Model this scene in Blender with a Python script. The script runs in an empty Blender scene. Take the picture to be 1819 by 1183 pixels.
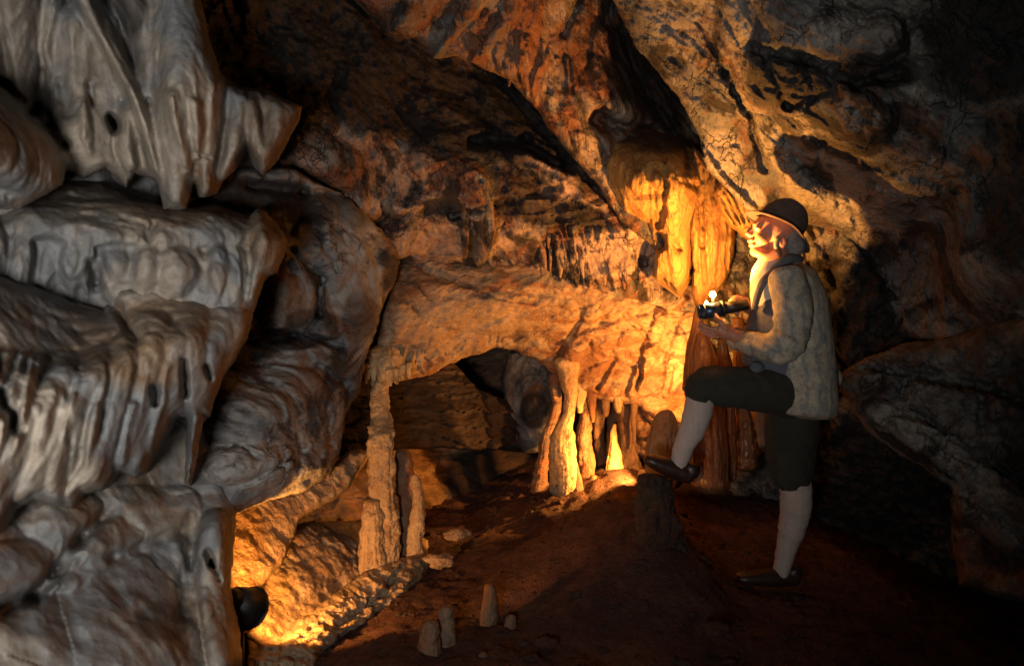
import bpy, bmesh, math, random
import numpy as np
from mathutils import Vector, Matrix

random.seed(7)
scene = bpy.context.scene
COL = scene.collection

# ---------------------------------------------------------------- camera, world, exposure
F = 1415.0                     # focal length in photo pixels (28 mm on a 36 mm frame)
CX, CY, CAMZ = 909.5, 591.5, 1.10
cam_d = bpy.data.cameras.new('camera'); cam = bpy.data.objects.new('camera', cam_d); COL.objects.link(cam)
cam_d.sensor_width = 36.0; cam_d.lens = 28.0; cam_d.clip_end = 100; cam_d.clip_start = 0.05
cam.location = (0, 0, CAMZ); cam.rotation_euler = (math.radians(90), 0, 0)
cam_d.dof.use_dof = True; cam_d.dof.focus_distance = 4.2; cam_d.dof.aperture_fstop = 2.6
scene.camera = cam
world = bpy.data.worlds.new('World'); scene.world = world; world.use_nodes = True
bg = world.node_tree.nodes['Background']; bg.inputs[0].default_value = (0.02, 0.022, 0.026, 1); bg.inputs[1].default_value = 0.02
scene.view_settings.view_transform = 'Standard'; scene.view_settings.look = 'None'
scene.view_settings.exposure = 0; scene.view_settings.gamma = 1
scene.cycles.max_bounces = 5; scene.cycles.diffuse_bounces = 3

def P(px, py, d):
    return Vector(((px-CX)/F*d, d, CAMZ-(py-CY)/F*d))

# ---------------------------------------------------------------- lights (cave lamps and the photographer's flash)
AMBER = (1.0, 0.385, 0.07)
LAMP = 700.0                  # emission of the hand lamp flame
def lamp(name, kind, loc, energy, color, radius=0.03, target=None, size=None, blend=0.6):
    l = bpy.data.lights.new(name, kind); l.energy = energy; l.color = color
    l.shadow_soft_size = radius
    if kind == 'SPOT': l.spot_size = math.radians(size); l.spot_blend = blend
    o = bpy.data.objects.new(name, l); COL.objects.link(o); o.location = loc
    if target is not None:
        o.rotation_euler = (Vector(target)-Vector(loc)).to_track_quat('-Z', 'Y').to_euler()
    return o
# flash gun held low and to the left of the camera
lamp('flash_light', 'SPOT', (-0.45, -0.35, 0.78), 222, (1.0, 0.955, 0.90), 0.18, P(500, 270, 3.0), 108, 1.0)
# hidden cave floodlights
lamp('wall_light', 'SPOT', P(1215, 712, 4.35), 82, AMBER, 0.03, P(1120, 600, 4.85), 162, 0.3)
lamp('path_light', 'SPOT', P(1145, 822, 4.70), 135, AMBER, 0.02, P(990, 840, 4.95), 110, 0.5)
lamp('ramp_light', 'SPOT', P(452, 1100, 2.86), 62, AMBER, 0.015, P(670, 900, 3.8), 116, 0.4)

# ---------------------------------------------------------------- noise in numpy
rs = np.random.RandomState(11)
PERM = rs.permutation(256).astype(np.int32); PERM = np.concatenate([PERM, PERM, PERM])
GR = rs.normal(size=(256, 3)); GR /= np.linalg.norm(GR, axis=1)[:, None]; GR = GR.astype(np.float32)
def pnoise(x, y, z):
    x = np.asarray(x, np.float32); y = np.asarray(y, np.float32); z = np.asarray(z, np.float32)
    xi = np.floor(x).astype(np.int32); yi = np.floor(y).astype(np.int32); zi = np.floor(z).astype(np.int32)
    xf = x-xi; yf = y-yi; zf = z-zi
    u = xf*xf*xf*(xf*(xf*6-15)+10); v = yf*yf*yf*(yf*(yf*6-15)+10); w = zf*zf*zf*(zf*(zf*6-15)+10)
    xi &= 255; yi &= 255; zi &= 255
    def g(a, b, c):
        h = PERM[PERM[PERM[(xi+a) & 255]+((yi+b) & 255)]+((zi+c) & 255)]
        G = GR[h]
        return G[..., 0]*(xf-a)+G[..., 1]*(yf-b)+G[..., 2]*(zf-c)
    def L(a, b, t): return a+(b-a)*t
    return 1.6*L(L(L(g(0,0,0), g(1,0,0), u), L(g(0,1,0), g(1,1,0), u), v),
             L(L(g(0,0,1), g(1,0,1), u), L(g(0,1,1), g(1,1,1), u), v), w)
def fbm(x, y, z, o=4, kind='fbm', gain=0.5):
    s = 0; a = 1.0; t = 0
    for i in range(o):
        n = pnoise(x+17.3*i, y-9.1*i, z+4.7*i)
        if kind == 'ridge': n = 1-2*np.abs(n)
        elif kind == 'billow': n = 2*np.abs(n)-0.7
        s = s+a*n; t += a; a *= gain; x = x*2.03; y = y*2.03; z = z*2.03
    return s/t
def vor(x, y, z):
    """F1 and F2-F1 cellular noise"""
    xi = np.floor(x).astype(np.int32); yi = np.floor(y).astype(np.int32); zi = np.floor(z).astype(np.int32)
    f1 = np.full(x.shape, 9., np.float32); f2 = f1.copy(); cid = np.zeros(x.shape, np.int32)
    for a in (-1,0,1):
        for b in (-1,0,1):
            for c in (-1,0,1):
                h = PERM[PERM[PERM[(xi+a) & 255]+((yi+b) & 255)]+((zi+c) & 255)]
                G = GR[h]*0.5+0.5
                d = np.sqrt((xi+a+G[..., 0]-x)**2+(yi+b+G[..., 1]-y)**2+(zi+c+G[..., 2]-z)**2)
                m = d < f1
                f2 = np.where(m, f1, np.minimum(f2, d)); cid = np.where(m, h, cid); f1 = np.where(m, d, f1)
    return f1, f2-f1, cid

def tps(ctrl):
    c = np.array(ctrl, float); n = len(c); X = c[:, :2]/500.0
    if n < 3: return lambda x, y: np.full(np.shape(x), c[0, 2])
    r = np.linalg.norm(X[:, None]-X[None], axis=2)
    K = np.where(r > 0, r*r*np.log(r+1e-9), 0)+np.eye(n)*0.002
    Q = np.hstack([np.ones((n, 1)), X]); A = np.zeros((n+3, n+3)); A[:n, :n] = K; A[:n, n:] = Q; A[n:, :n] = Q.T
    w = np.linalg.solve(A, np.concatenate([c[:, 2], np.zeros(3)]))
    lo, hi = c[:, 2].min()-0.4, c[:, 2].max()+0.5
    def f(x, y):
        x = x/500.0; y = y/500.0; s = w[n]+w[n+1]*x+w[n+2]*y
        for i in range(n):
            rr = np.hypot(x-X[i, 0], y-X[i, 1]); s = s+w[i]*rr*rr*np.log(rr+1e-9)
        return np.clip(s, lo, hi)
    return f

def seg_dist(x, y, ax, ay, bx, by):
    dx, dy = bx-ax, by-ay; L2 = dx*dx+dy*dy+1e-9
    t = np.clip(((x-ax)*dx+(y-ay)*dy)/L2, 0, 1)
    qx = ax+t*dx; qy = ay+t*dy
    return np.hypot(x-qx, y-qy), t, qx, qy

def smooth_outline(pts, jag, seed):
    """subdivide a closed outline and roughen it"""
    out = []
    n = len(pts); arc = 0
    for i in range(n):
        a = np.array(pts[i], float); b = np.array(pts[(i+1) % n], float)
        L = np.linalg.norm(b-a); k = max(1, int(L/9)); nn = np.array([-(b-a)[1], (b-a)[0]])/max(L, 1e-6)
        for j in range(k):
            p = a+(b-a)*j/k; out.append((p, nn, arc+L*j/k))
        arc += L
    P0 = np.array([o[0] for o in out]); N0 = np.array([o[1] for o in out]); S = np.array([o[2] for o in out])
    z = np.zeros(len(S))
    n1 = fbm(S/60.0+seed*3.1, z+seed, z, 3)*jag*1.8+fbm(S/14.0, z+seed*2.0, z, 2)*jag*0.9
    return P0+N0*n1[:, None]

def inside_grid(xs, ys, poly):
    m = np.zeros((len(ys), len(xs)), bool)
    A = poly; B = np.roll(poly, -1, axis=0)
    for j, y in enumerate(ys):
        c = (A[:, 1] <= y) != (B[:, 1] <= y)
        if not c.any(): continue
        xx = np.sort(A[c, 0]+(y-A[c, 1])*(B[c, 0]-A[c, 0])/(B[c, 1]-A[c, 1]))
        m[j] = (np.searchsorted(xx, xs) % 2) == 1
    return m

def mesh_np(name, V, Fq, mat, parent=None, masks=None):
    me = bpy.data.meshes.new(name)
    nv, nf = len(V), len(Fq)
    me.vertices.add(nv); me.vertices.foreach_set('co', V.astype(np.float32).ravel())
    me.loops.add(nf*4); me.loops.foreach_set('vertex_index', Fq.astype(np.int32).ravel())
    me.polygons.add(nf); me.polygons.foreach_set('loop_start', (np.arange(nf)*4).astype(np.int32))
    me.polygons.foreach_set('loop_total', np.full(nf, 4, np.int32))
    me.polygons.foreach_set('use_smooth', np.ones(nf, bool))
    me.update(calc_edges=True)
    if masks is not None:
        at = me.attributes.new('stain_and_shading', 'FLOAT_COLOR', 'POINT')  # rock stains together with light and shade painted by region
        at.data.foreach_set('color', masks.astype(np.float32).ravel())
    me.materials.append(mat)
    o = bpy.data.objects.new(name, me); COL.objects.link(o)
    if parent is not None: o.parent = parent
    return o

def vnormals(V, Fq):
    a = V[Fq[:, 2]]-V[Fq[:, 0]]; b = V[Fq[:, 3]]-V[Fq[:, 1]]
    n = np.cross(a, b); N = np.zeros_like(V)
    for k in range(4):
        for c in range(3): N[:, c] += np.bincount(Fq[:, k], weights=n[:, c], minlength=len(V))
    return N/(np.linalg.norm(N, axis=1)[:, None]+1e-12)

def region_w(reg, X, Y):
    if reg is None: return 1.0
    cx, cy, rx, ry = reg[:4]
    if len(reg) > 4:
        a = math.radians(reg[4]); dx = X-cx; dy = Y-cy
        u = dx*math.cos(a)+dy*math.sin(a); v = -dx*math.sin(a)+dy*math.cos(a)
    else: u = X-cx; v = Y-cy
    return np.exp(-((u/rx)**2+(v/ry)**2)**2)

def term_val(t, x, y, z):
    kind, fr, amp, ang, asp, octv, seed = t[:7]
    a = math.radians(ang)
    u = (x*math.cos(a)+z*math.sin(a))*fr/asp; v = (-x*math.sin(a)+z*math.cos(a))*fr; w = y*fr
    u = u+seed*7.7; w = w+seed*3.3
    if kind == 'vor':
        q = 0.25*fbm(u, v, w, 2)
        f1, e, cid = vor(u+q, v+q, w)
        return amp*(0.55*(cid % 17)/17.0-0.9*f1+0.4*np.clip(e*4, 0, 1))
    if kind == 'terr':
        q = v+0.8*fbm(u*0.6, v*0.25, w*0.4, 3)
        s = q-np.floor(q)
        h = (np.sin(np.floor(q)*12.9898)*43758.5453) % 1.0
        return amp*((0.4+h)*(1-s)**1.5 + 0.0)
    if kind == 'warp':
        q = 0.6*fbm(u*0.7+5, v*0.7, w*0.7, 2)
        return amp*fbm(u+q, v+q, w-q, octv, 'ridge')
    return amp*fbm(u, v, w, octv, kind)

def layer(name, outline, ctrl, mat, R=30, rd=0.15, back=0.7, res=3.0, ridges=(), grooves=(), terms=(), masks=(),
          jag=3, seed=1, fine=0.006, parent=None, soft=0):
    """one thick body of rock: front skin with its own relief, edges rolled over and carried back into depth"""
    poly = smooth_outline(outline, jag, seed)
    K = 7; band = K*res
    x0, y0 = poly.min(0)-band-res; x1, y1 = poly.max(0)+band+res
    xs = np.arange(x0, x1, res); ys = np.arange(y0, y1, res)
    X, Y = np.meshgrid(xs, ys); ins = inside_grid(xs, ys, poly)
    S = np.full(X.shape, 1e4); QX = X.copy(); QY = Y.copy()
    lim = max(R, band)+2*res
    A = poly; B = np.roll(poly, -1, axis=0)
    for i in range(len(A)):
        ax, ay = A[i]; bx, by = B[i]
        i0 = max(0, int((min(ax, bx)-lim-x0)/res)); i1 = min(len(xs), int((max(ax, bx)+lim-x0)/res)+2)
        j0 = max(0, int((min(ay, by)-lim-y0)/res)); j1 = min(len(ys), int((max(ay, by)+lim-y0)/res)+2)
        if i1 <= i0 or j1 <= j0: continue
        sl = (slice(j0, j1), slice(i0, i1))
        d, t, qx, qy = seg_dist(X[sl], Y[sl], ax, ay, bx, by)
        m = d < S[sl]
        S[sl] = np.where(m, d, S[sl]); QX[sl] = np.where(m, qx, QX[sl]); QY[sl] = np.where(m, qy, QY[sl])
    keep = ins | (S < band)
    U = np.where(ins, X, QX); V = np.where(ins, Y, QY)
    D = tps(ctrl)(U, V)
    # sculpted strokes
    H = np.zeros_like(D)
    for st in ridges:
        pts, hgt = st[0], st[1]; wm = max(p[2] for p in pts)
        for (ax, ay, aw), (bx, by, bw) in zip(pts[:-1], pts[1:]):
            m = max(aw, bw)
            i0 = max(0, int((min(ax, bx)-m-x0)/res)); i1 = min(len(xs), int((max(ax, bx)+m-x0)/res)+2)
            j0 = max(0, int((min(ay, by)-m-y0)/res)); j1 = min(len(ys), int((max(ay, by)+m-y0)/res)+2)
            if i1 <= i0 or j1 <= j0: continue
            sl = (slice(j0, j1), slice(i0, i1))
            d, t, qx, qy = seg_dist(U[sl], V[sl], ax, ay, bx, by)
            w = aw+(bw-aw)*t
            h = hgt*(0.35+0.65*w/wm)*np.clip(1-(d/w)**2, 0, 1)**0.6
            H[sl] = np.maximum(H[sl], h)
    for _ in range(soft):
        Hp = np.pad(H, 1, mode='edge'); H = (Hp[:-2, 1:-1]+Hp[2:, 1:-1]+Hp[1:-1, :-2]+Hp[1:-1, 2:]+2*H)/6
    D = D-H
    for st in grooves:
        pts, wid, dep = st[0], st[1], st[2]
        for (ax, ay), (bx, by) in zip(pts[:-1], pts[1:]):
            m = wid*2.5
            i0 = max(0, int((min(ax, bx)-m-x0)/res)); i1 = min(len(xs), int((max(ax, bx)+m-x0)/res)+2)
            j0 = max(0, int((min(ay, by)-m-y0)/res)); j1 = min(len(ys), int((max(ay, by)+m-y0)/res)+2)
            if i1 <= i0 or j1 <= j0: continue
            sl = (slice(j0, j1), slice(i0, i1))
            wob = 5*pnoise(U[sl]/22, V[sl]/22, 0*U[sl]+seed)
            d, t, qx, qy = seg_dist(U[sl]+wob, V[sl]-wob, ax, ay, bx, by)
            D[sl] = D[sl]+dep*np.exp(-(d/wid)**2)
    x = (U-CX)/F*D; y = D.copy(); z = CAMZ-(V-CY)/F*D
    for t in terms:
        D = D-term_val(t, x, y, z)*region_w(t[7] if len(t) > 7 else None, U, V)
    q = np.clip(1-S/R, 0, 1); q = np.where(ins, q, 1)
    D = D+rd*(1-np.sqrt(np.clip(1-q*q, 0, 1)))
    so = np.where(ins, 0, np.clip(S/band, 0, 1))
    D = D+so*back
    D = np.clip(D, 0.5, 30)
    idx = -np.ones(X.shape, int); idx[keep] = np.arange(keep.sum())
    Vx = np.stack([(U-CX)/F*D, D, CAMZ-(V-CY)/F*D], -1)[keep]
    # extruded wall flares out a little so that it stays solid seen from the side
    q = keep[:-1, :-1] & keep[1:, :-1] & keep[1:, 1:] & keep[:-1, 1:]
    Fq = np.stack([idx[:-1, :-1][q], idx[1:, :-1][q], idx[1:, 1:][q], idx[:-1, 1:][q]], -1)
    if fine > 0:
        N = vnormals(Vx, Fq)
        n = fbm(Vx[:, 0]*9+seed, Vx[:, 1]*9, Vx[:, 2]*9, 4, 'billow')
        n2 = fbm(Vx[:, 0]*30+seed, Vx[:, 1]*30, Vx[:, 2]*30, 2)
        Vx = Vx+N*(fine*(n*1.6+n2*0.5))[:, None]
    Uk, Vk = U[keep], V[keep]
    M = np.zeros((len(Uk), 4)); M[:, 3] = 1
    if masks:
        nz = fbm(Vx[:, 0]*3+seed, Vx[:, 1]*3, Vx[:, 2]*3, 5)*1.1
        for ch, reg, amt in masks:
            w = region_w(reg, Uk, Vk)
            m = np.clip((w*(1.0 if amt < 1 else 1.3)+nz*(0.8 if amt < 1 else 0.5)-0.30)*2.2, 0, 1)*amt*np.clip(w*3, 0, 1)
            M[:, ch] = np.maximum(M[:, ch], m)
    return mesh_np(name, Vx, Fq, mat, parent, M)

def flutes(x0, x1, ytop, ybot, n, w, h, slant=0.0, seed=0, tip=0.3):
    """many hanging ribs; ytop / ybot are functions of x"""
    r = random.Random(seed); out = []
    for i in range(n):
        x = x0+(x1-x0)*(i+r.uniform(0.1, 0.9))/n
        a = ytop(x)+r.uniform(-15, 15); b = ybot(x)+r.uniform(-20, 12)
        ww = w*r.uniform(0.6, 1.5); k = 6; pts = []
        ph = r.uniform(0, 6)
        for j in range(k+1):
            t = j/k
            pts.append((x+slant*(b-a)*t+3*math.sin(ph+t*5), a+(b-a)*t, ww*(0.5+0.5*math.sin(min(1, t*1.6)*1.57))*(1 if t < 0.7 else 1-(1-tip)*(t-0.7)/0.3)))
        out.append((pts, h*r.uniform(0.6, 1.3)))
    return out

# ---------------------------------------------------------------- materials
def rock_mat(name, pale, mid, dark, rust, blue=(0.12,0.13,0.14), scale=2.2, dark_amt=0.45, rust_amt=0.45, blue_amt=0.4,
             bump=0.5, bscale=14, rough=0.75, aniso=(1,1,1), rot=0.0, crack=0.0, coat=0.0, stainamt=0.0):
    m = bpy.data.materials.new(name); m.use_nodes = True; nt = m.node_tree; N = nt.nodes; L = nt.links
    b = N['Principled BSDF']; tc = N.new('ShaderNodeTexCoord')
    mp = N.new('ShaderNodeMapping'); mp.inputs['Scale'].default_value = aniso; mp.inputs['Rotation'].default_value = (0, math.radians(rot), 0)
    L.new(tc.outputs['Object'], mp.inputs['Vector'])
    def noise(sc, det, rgh=0.6, off=0, dist=0.0, src=None):
        n = N.new('ShaderNodeTexNoise'); n.noise_dimensions = '4D'; n.inputs['W'].default_value = off
        n.inputs['Scale'].default_value = sc; n.inputs['Detail'].default_value = det; n.inputs['Roughness'].default_value = rgh
        n.inputs['Distortion'].default_value = dist
        L.new((src or mp).outputs[0], n.inputs['Vector']); return n
    def rng(sock, a, bb, c=0.0, d=1.0):
        r = N.new('ShaderNodeMapRange'); r.inputs['From Min'].default_value = a; r.inputs['From Max'].default_value = bb
        r.inputs['To Min'].default_value = c; r.inputs['To Max'].default_value = d; r.interpolation_type = 'SMOOTHSTEP'
        L.new(sock, r.inputs['Value']); return r.outputs[0]
    def mix(fac, c1, c2, mode='MIX'):
        x = N.new('ShaderNodeMix'); x.data_type = 'RGBA'; x.blend_type = mode
        if isinstance(fac, float): x.inputs['Factor'].default_value = fac
        else: L.new(fac, x.inputs['Factor'])
        for i, c in ((6, c1), (7, c2)):
            if isinstance(c, tuple): x.inputs[i].default_value = (*c, 1)
            else: L.new(c, x.inputs[i])
        return x.outputs[2]
    def mth(op, a, bb):
        x = N.new('ShaderNodeMath'); x.operation = op
        for i, c in enumerate((a, bb)):
            if isinstance(c, (int, float)): x.inputs[i].default_value = c
            else: L.new(c, x.inputs[i])
        return x.outputs[0]
    at = N.new('ShaderNodeAttribute'); at.attribute_name = 'stain_and_shading'
    sp = N.new('ShaderNodeSeparateColor'); L.new(at.outputs['Color'], sp.inputs[0])
    n1 = noise(scale, 9, 0.62, 1.3, 0.4); n2 = noise(scale*0.7, 8, 0.65, 8.1, 1.2); n3 = noise(scale*1.3, 9, 0.7, 4.4, 0.8)
    n4 = noise(scale*9, 8, 0.75, 2.2, 0.3); n5 = noise(scale*0.9, 6, 0.6, 12.5, 0.6)
    col = mix(rng(n1.outputs[0], 0.38, 0.62), mid, pale)
    col = mix(rng(n5.outputs[0], 0.60-0.25*blue_amt, 0.72-0.25*blue_amt, 0, 0.85), col, blue)
    col = mix(rng(n3.outputs[0], 0.62-0.25*rust_amt, 0.72-0.25*rust_amt, 0, 0.9), col, rust)
    g = N.new('ShaderNodeMath'); g.operation = 'MULTIPLY'; L.new(sp.outputs[1], g.inputs[0]); L.new(rng(n4.outputs[0], 0.3, 0.6, 0.45, 1), g.inputs[1])
    col = mix(g.outputs[0], col, rust)
    col = mix(sp.outputs[2], col, pale)
    col = mix(rng(n2.outputs[0], 0.68-0.3*dark_amt, 0.76-0.3*dark_amt, 0, 0.88), col, dark)
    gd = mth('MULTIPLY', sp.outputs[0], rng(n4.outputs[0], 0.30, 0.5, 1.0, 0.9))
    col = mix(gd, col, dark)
    # speckle / grain
    col = mix(rng(n4.outputs[0], 0.35, 0.66, 0.0, 0.65), col, mix(1.0, col, (0.55, 0.5, 0.45), 'MULTIPLY'))
    if crack > 0:
        v = N.new('ShaderNodeTexVoronoi'); v.feature = 'DISTANCE_TO_EDGE'; v.inputs['Scale'].default_value = scale*1.6
        wn = noise(scale*2.5, 4, 0.6, 3.3)
        va = N.new('ShaderNodeVectorMath'); va.operation = 'MULTIPLY_ADD'; va.inputs[1].default_value = (0.35,)*3
        L.new(wn.outputs['Color'], va.inputs[0]); L.new(mp.outputs[0], va.inputs[2]); L.new(va.outputs[0], v.inputs['Vector'])
        cr = rng(v.outputs['Distance'], 0.0, 0.035, 1, 0)
        crm = mth('MULTIPLY', cr, rng(n5.outputs[0], 0.42, 0.55)); crm = mth('MULTIPLY', crm, crack)
        col = mix(crm, col, dark)
    L.new(col, b.inputs['Base Color'])
    b.inputs['Roughness'].default_value = rough
    rr = rng(n4.outputs[0], 0.3, 0.7, rough-0.12, min(1, rough+0.15)); L.new(rr, b.inputs['Roughness'])
    if coat: b.inputs['Coat Weight'].default_value = coat; b.inputs['Coat Roughness'].default_value = 0.25
    b.inputs['Specular IOR Level'].default_value = 0.35
    nb = noise(bscale, 10, 0.62, 6.6, 0.2); nb2 = noise(bscale*4.2, 6, 0.6, 7.7)
    h = mth('ADD', nb.outputs[0], mth('MULTIPLY', nb2.outputs[0], 0.28))
    if crack > 0: h = mth('SUBTRACT', h, mth('MULTIPLY', crm, 0.5))
    bp = N.new('ShaderNodeBump'); bp.inputs['Strength'].default_value = bump; bp.inputs['Distance'].default_value = 0.06
    L.new(h, bp.inputs['Height']); L.new(bp.outputs[0], b.inputs['Normal'])
    return m

def plain_mat(name, c1, c2=None, scale=30, rough=0.8, bump=0.2, bscale=120, metal=0.0, aniso=(1,1,1), emit=None, estr=0, subs=0, coat=0):
    m = bpy.data.materials.new(name); m.use_nodes = True; nt = m.node_tree; N = nt.nodes; L = nt.links
    b = N['Principled BSDF']; tc = N.new('ShaderNodeTexCoord'); mp = N.new('ShaderNodeMapping'); mp.inputs['Scale'].default_value = aniso
    L.new(tc.outputs['Object'], mp.inputs[0])
    n = N.new('ShaderNodeTexNoise'); n.inputs['Scale'].default_value = scale; n.inputs['Detail'].default_value = 6; n.inputs['Roughness'].default_value = 0.7
    L.new(mp.outputs[0], n.inputs['Vector'])
    r = N.new('ShaderNodeValToRGB'); r.color_ramp.elements[0].position = 0.35; r.color_ramp.elements[1].position = 0.65
    r.color_ramp.elements[0].color = (*c1, 1); r.color_ramp.elements[1].color = (*(c2 or c1), 1)
    L.new(n.outputs[0], r.inputs[0]); L.new(r.outputs[0], b.inputs['Base Color'])
    n2 = N.new('ShaderNodeTexNoise'); n2.inputs['Scale'].default_value = bscale; n2.inputs['Detail'].default_value = 4
    L.new(mp.outputs[0], n2.inputs['Vector'])
    bp = N.new('ShaderNodeBump'); bp.inputs['Strength'].default_value = bump; bp.inputs['Distance'].default_value = 0.005
    L.new(n2.outputs[0], bp.inputs['Height']); L.new(bp.outputs[0], b.inputs['Normal'])
    b.inputs['Roughness'].default_value = rough; b.inputs['Metallic'].default_value = metal
    if subs: b.inputs['Subsurface Weight'].default_value = subs; b.inputs['Subsurface Radius'].default_value = (0.02, 0.008, 0.004); b.inputs['Subsurface Scale'].default_value = 0.3
    if coat: b.inputs['Coat Weight'].default_value = coat
    if emit: b.inputs['Emission Color'].default_value = (*emit, 1); b.inputs['Emission Strength'].default_value = estr
    return m

M = {}
M['flow'] = rock_mat('flowstone_grey', (0.46,0.40,0.325), (0.29,0.25,0.21), (0.022,0.019,0.02), (0.22,0.14,0.08), (0.18,0.20,0.22), 1.7, 0.2, 0.3, 0.65, 0.28, 10, 0.6)
M['greyrock'] = rock_mat('limestone_grey', (0.36,0.34,0.32), (0.18,0.18,0.18), (0.02,0.018,0.02), (0.20,0.11,0.06), (0.09,0.11,0.125), 1.8, 0.5, 0.35, 0.55, 0.55, 12, 0.8, (1,1,1.6), 12, crack=0.6)
M['mottled'] = rock_mat('limestone_mottled', (0.42,0.31,0.24), (0.21,0.15,0.12), (0.010,0.008,0.008), (0.16,0.062,0.028), (0.07,0.085,0.095), 2.6, 0.58, 0.55, 0.6, 0.65, 13, 0.78, (1.6,1,1), -35, crack=0.8)
M['arch'] = rock_mat('calcite_arch', (0.46,0.335,0.21), (0.33,0.22,0.135), (0.04,0.025,0.02), (0.24,0.11,0.05), (0.12,0.12,0.115), 2.6, 0.15, 0.6, 0.15, 0.6, 18, 0.72, (1,1,2.2), -28, crack=0.25)
M['ceiling'] = rock_mat('ceiling_stone', (0.34,0.265,0.20), (0.17,0.125,0.095), (0.012,0.009,0.008), (0.20,0.075,0.03), (0.09,0.10,0.105), 2.6, 0.6, 0.65, 0.55, 0.75, 13, 0.72, (1.8,1,1), -50, crack=0.5)
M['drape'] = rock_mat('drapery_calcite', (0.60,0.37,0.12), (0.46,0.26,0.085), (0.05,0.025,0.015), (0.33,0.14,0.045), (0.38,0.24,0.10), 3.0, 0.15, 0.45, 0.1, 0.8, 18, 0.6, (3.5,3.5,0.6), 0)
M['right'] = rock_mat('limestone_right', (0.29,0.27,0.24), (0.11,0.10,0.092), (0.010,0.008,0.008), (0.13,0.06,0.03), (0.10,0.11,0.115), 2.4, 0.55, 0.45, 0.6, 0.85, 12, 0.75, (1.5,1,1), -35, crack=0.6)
M['inner'] = rock_mat('inner_stone', (0.30,0.19,0.12), (0.15,0.09,0.06), (0.015,0.010,0.009), (0.20,0.085,0.045), (0.10,0.085,0.08), 2.0, 0.5, 0.5, 0.2, 0.6, 14, 0.8, (1,1,3), 8)
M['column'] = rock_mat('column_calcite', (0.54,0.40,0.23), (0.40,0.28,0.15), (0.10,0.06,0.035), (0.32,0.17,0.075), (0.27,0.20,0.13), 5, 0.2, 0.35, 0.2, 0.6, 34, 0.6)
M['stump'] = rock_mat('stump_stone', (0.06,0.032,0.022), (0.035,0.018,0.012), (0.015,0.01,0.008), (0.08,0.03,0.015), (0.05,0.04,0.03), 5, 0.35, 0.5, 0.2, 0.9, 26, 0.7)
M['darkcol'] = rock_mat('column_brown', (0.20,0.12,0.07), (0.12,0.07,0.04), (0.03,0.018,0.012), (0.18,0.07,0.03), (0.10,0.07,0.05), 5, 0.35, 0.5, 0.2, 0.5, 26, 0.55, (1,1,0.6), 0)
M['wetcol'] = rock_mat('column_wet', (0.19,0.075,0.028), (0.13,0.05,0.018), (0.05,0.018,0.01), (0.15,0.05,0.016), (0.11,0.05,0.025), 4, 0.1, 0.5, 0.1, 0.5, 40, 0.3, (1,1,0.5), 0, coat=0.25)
M['ramp'] = rock_mat('ramp_stone', (0.50,0.38,0.25), (0.32,0.22,0.13), (0.05,0.03,0.02), (0.26,0.14,0.06), (0.2,0.16,0.12), 4, 0.35, 0.4, 0.2, 0.8, 26, 0.75)
M['floor'] = rock_mat('cave_soil', (0.085,0.036,0.024), (0.042,0.015,0.010), (0.010,0.006,0.005), (0.055,0.018,0.011), (0.03,0.021,0.018), 3.2, 0.3, 0.5, 0.2, 0.8, 22, 0.85)
M['shell'] = rock_mat('deep_rock', (0.10,0.07,0.05), (0.05,0.035,0.028), (0.012,0.01,0.01), (0.07,0.03,0.02), (0.04,0.04,0.04), 1.6, 0.5, 0.4, 0.3, 0.6, 8, 0.85)

# ---------------------------------------------------------------- tagging
def tag(o, label, cat, group=None, kind=None):
    if label: o['label'] = label
    if cat: o['category'] = cat
    if group: o['group'] = group
    if kind: o['kind'] = kind
    return o
def struct(o): o['kind'] = 'structure'; return o
def empty(name, loc):
    e = bpy.data.objects.new(name, None); COL.objects.link(e); e.location = loc; e.empty_display_size = 0.1; return e
def adopt(o, parent):
    """parent keeping world placement (meshes are authored in world space)"""
    o.parent = parent; o.matrix_parent_inverse = Matrix.Translation(-parent.location); return o
# ================================================================ the cave
# far shell that closes the chamber
struct(layer('cave_shell', [(-900,-800),(2800,-800),(2800,1500),(-900,1500)],
    [(-900,-800,4.0),(900,-800,4.5),(2800,-800,4.0),(-900,400,6.8),(900,400,8.0),(2800,400,6.4),(900,1500,8.0),(-900,1500,6.4),(2800,1500,6.4)],
    M['shell'], R=40, rd=0.1, back=0.5, res=12, terms=[('fbm',0.8,0.5,0,1,5,3),('vor',1.6,0.15,0,1,3,2)], seed=3, fine=0.02))

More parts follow.
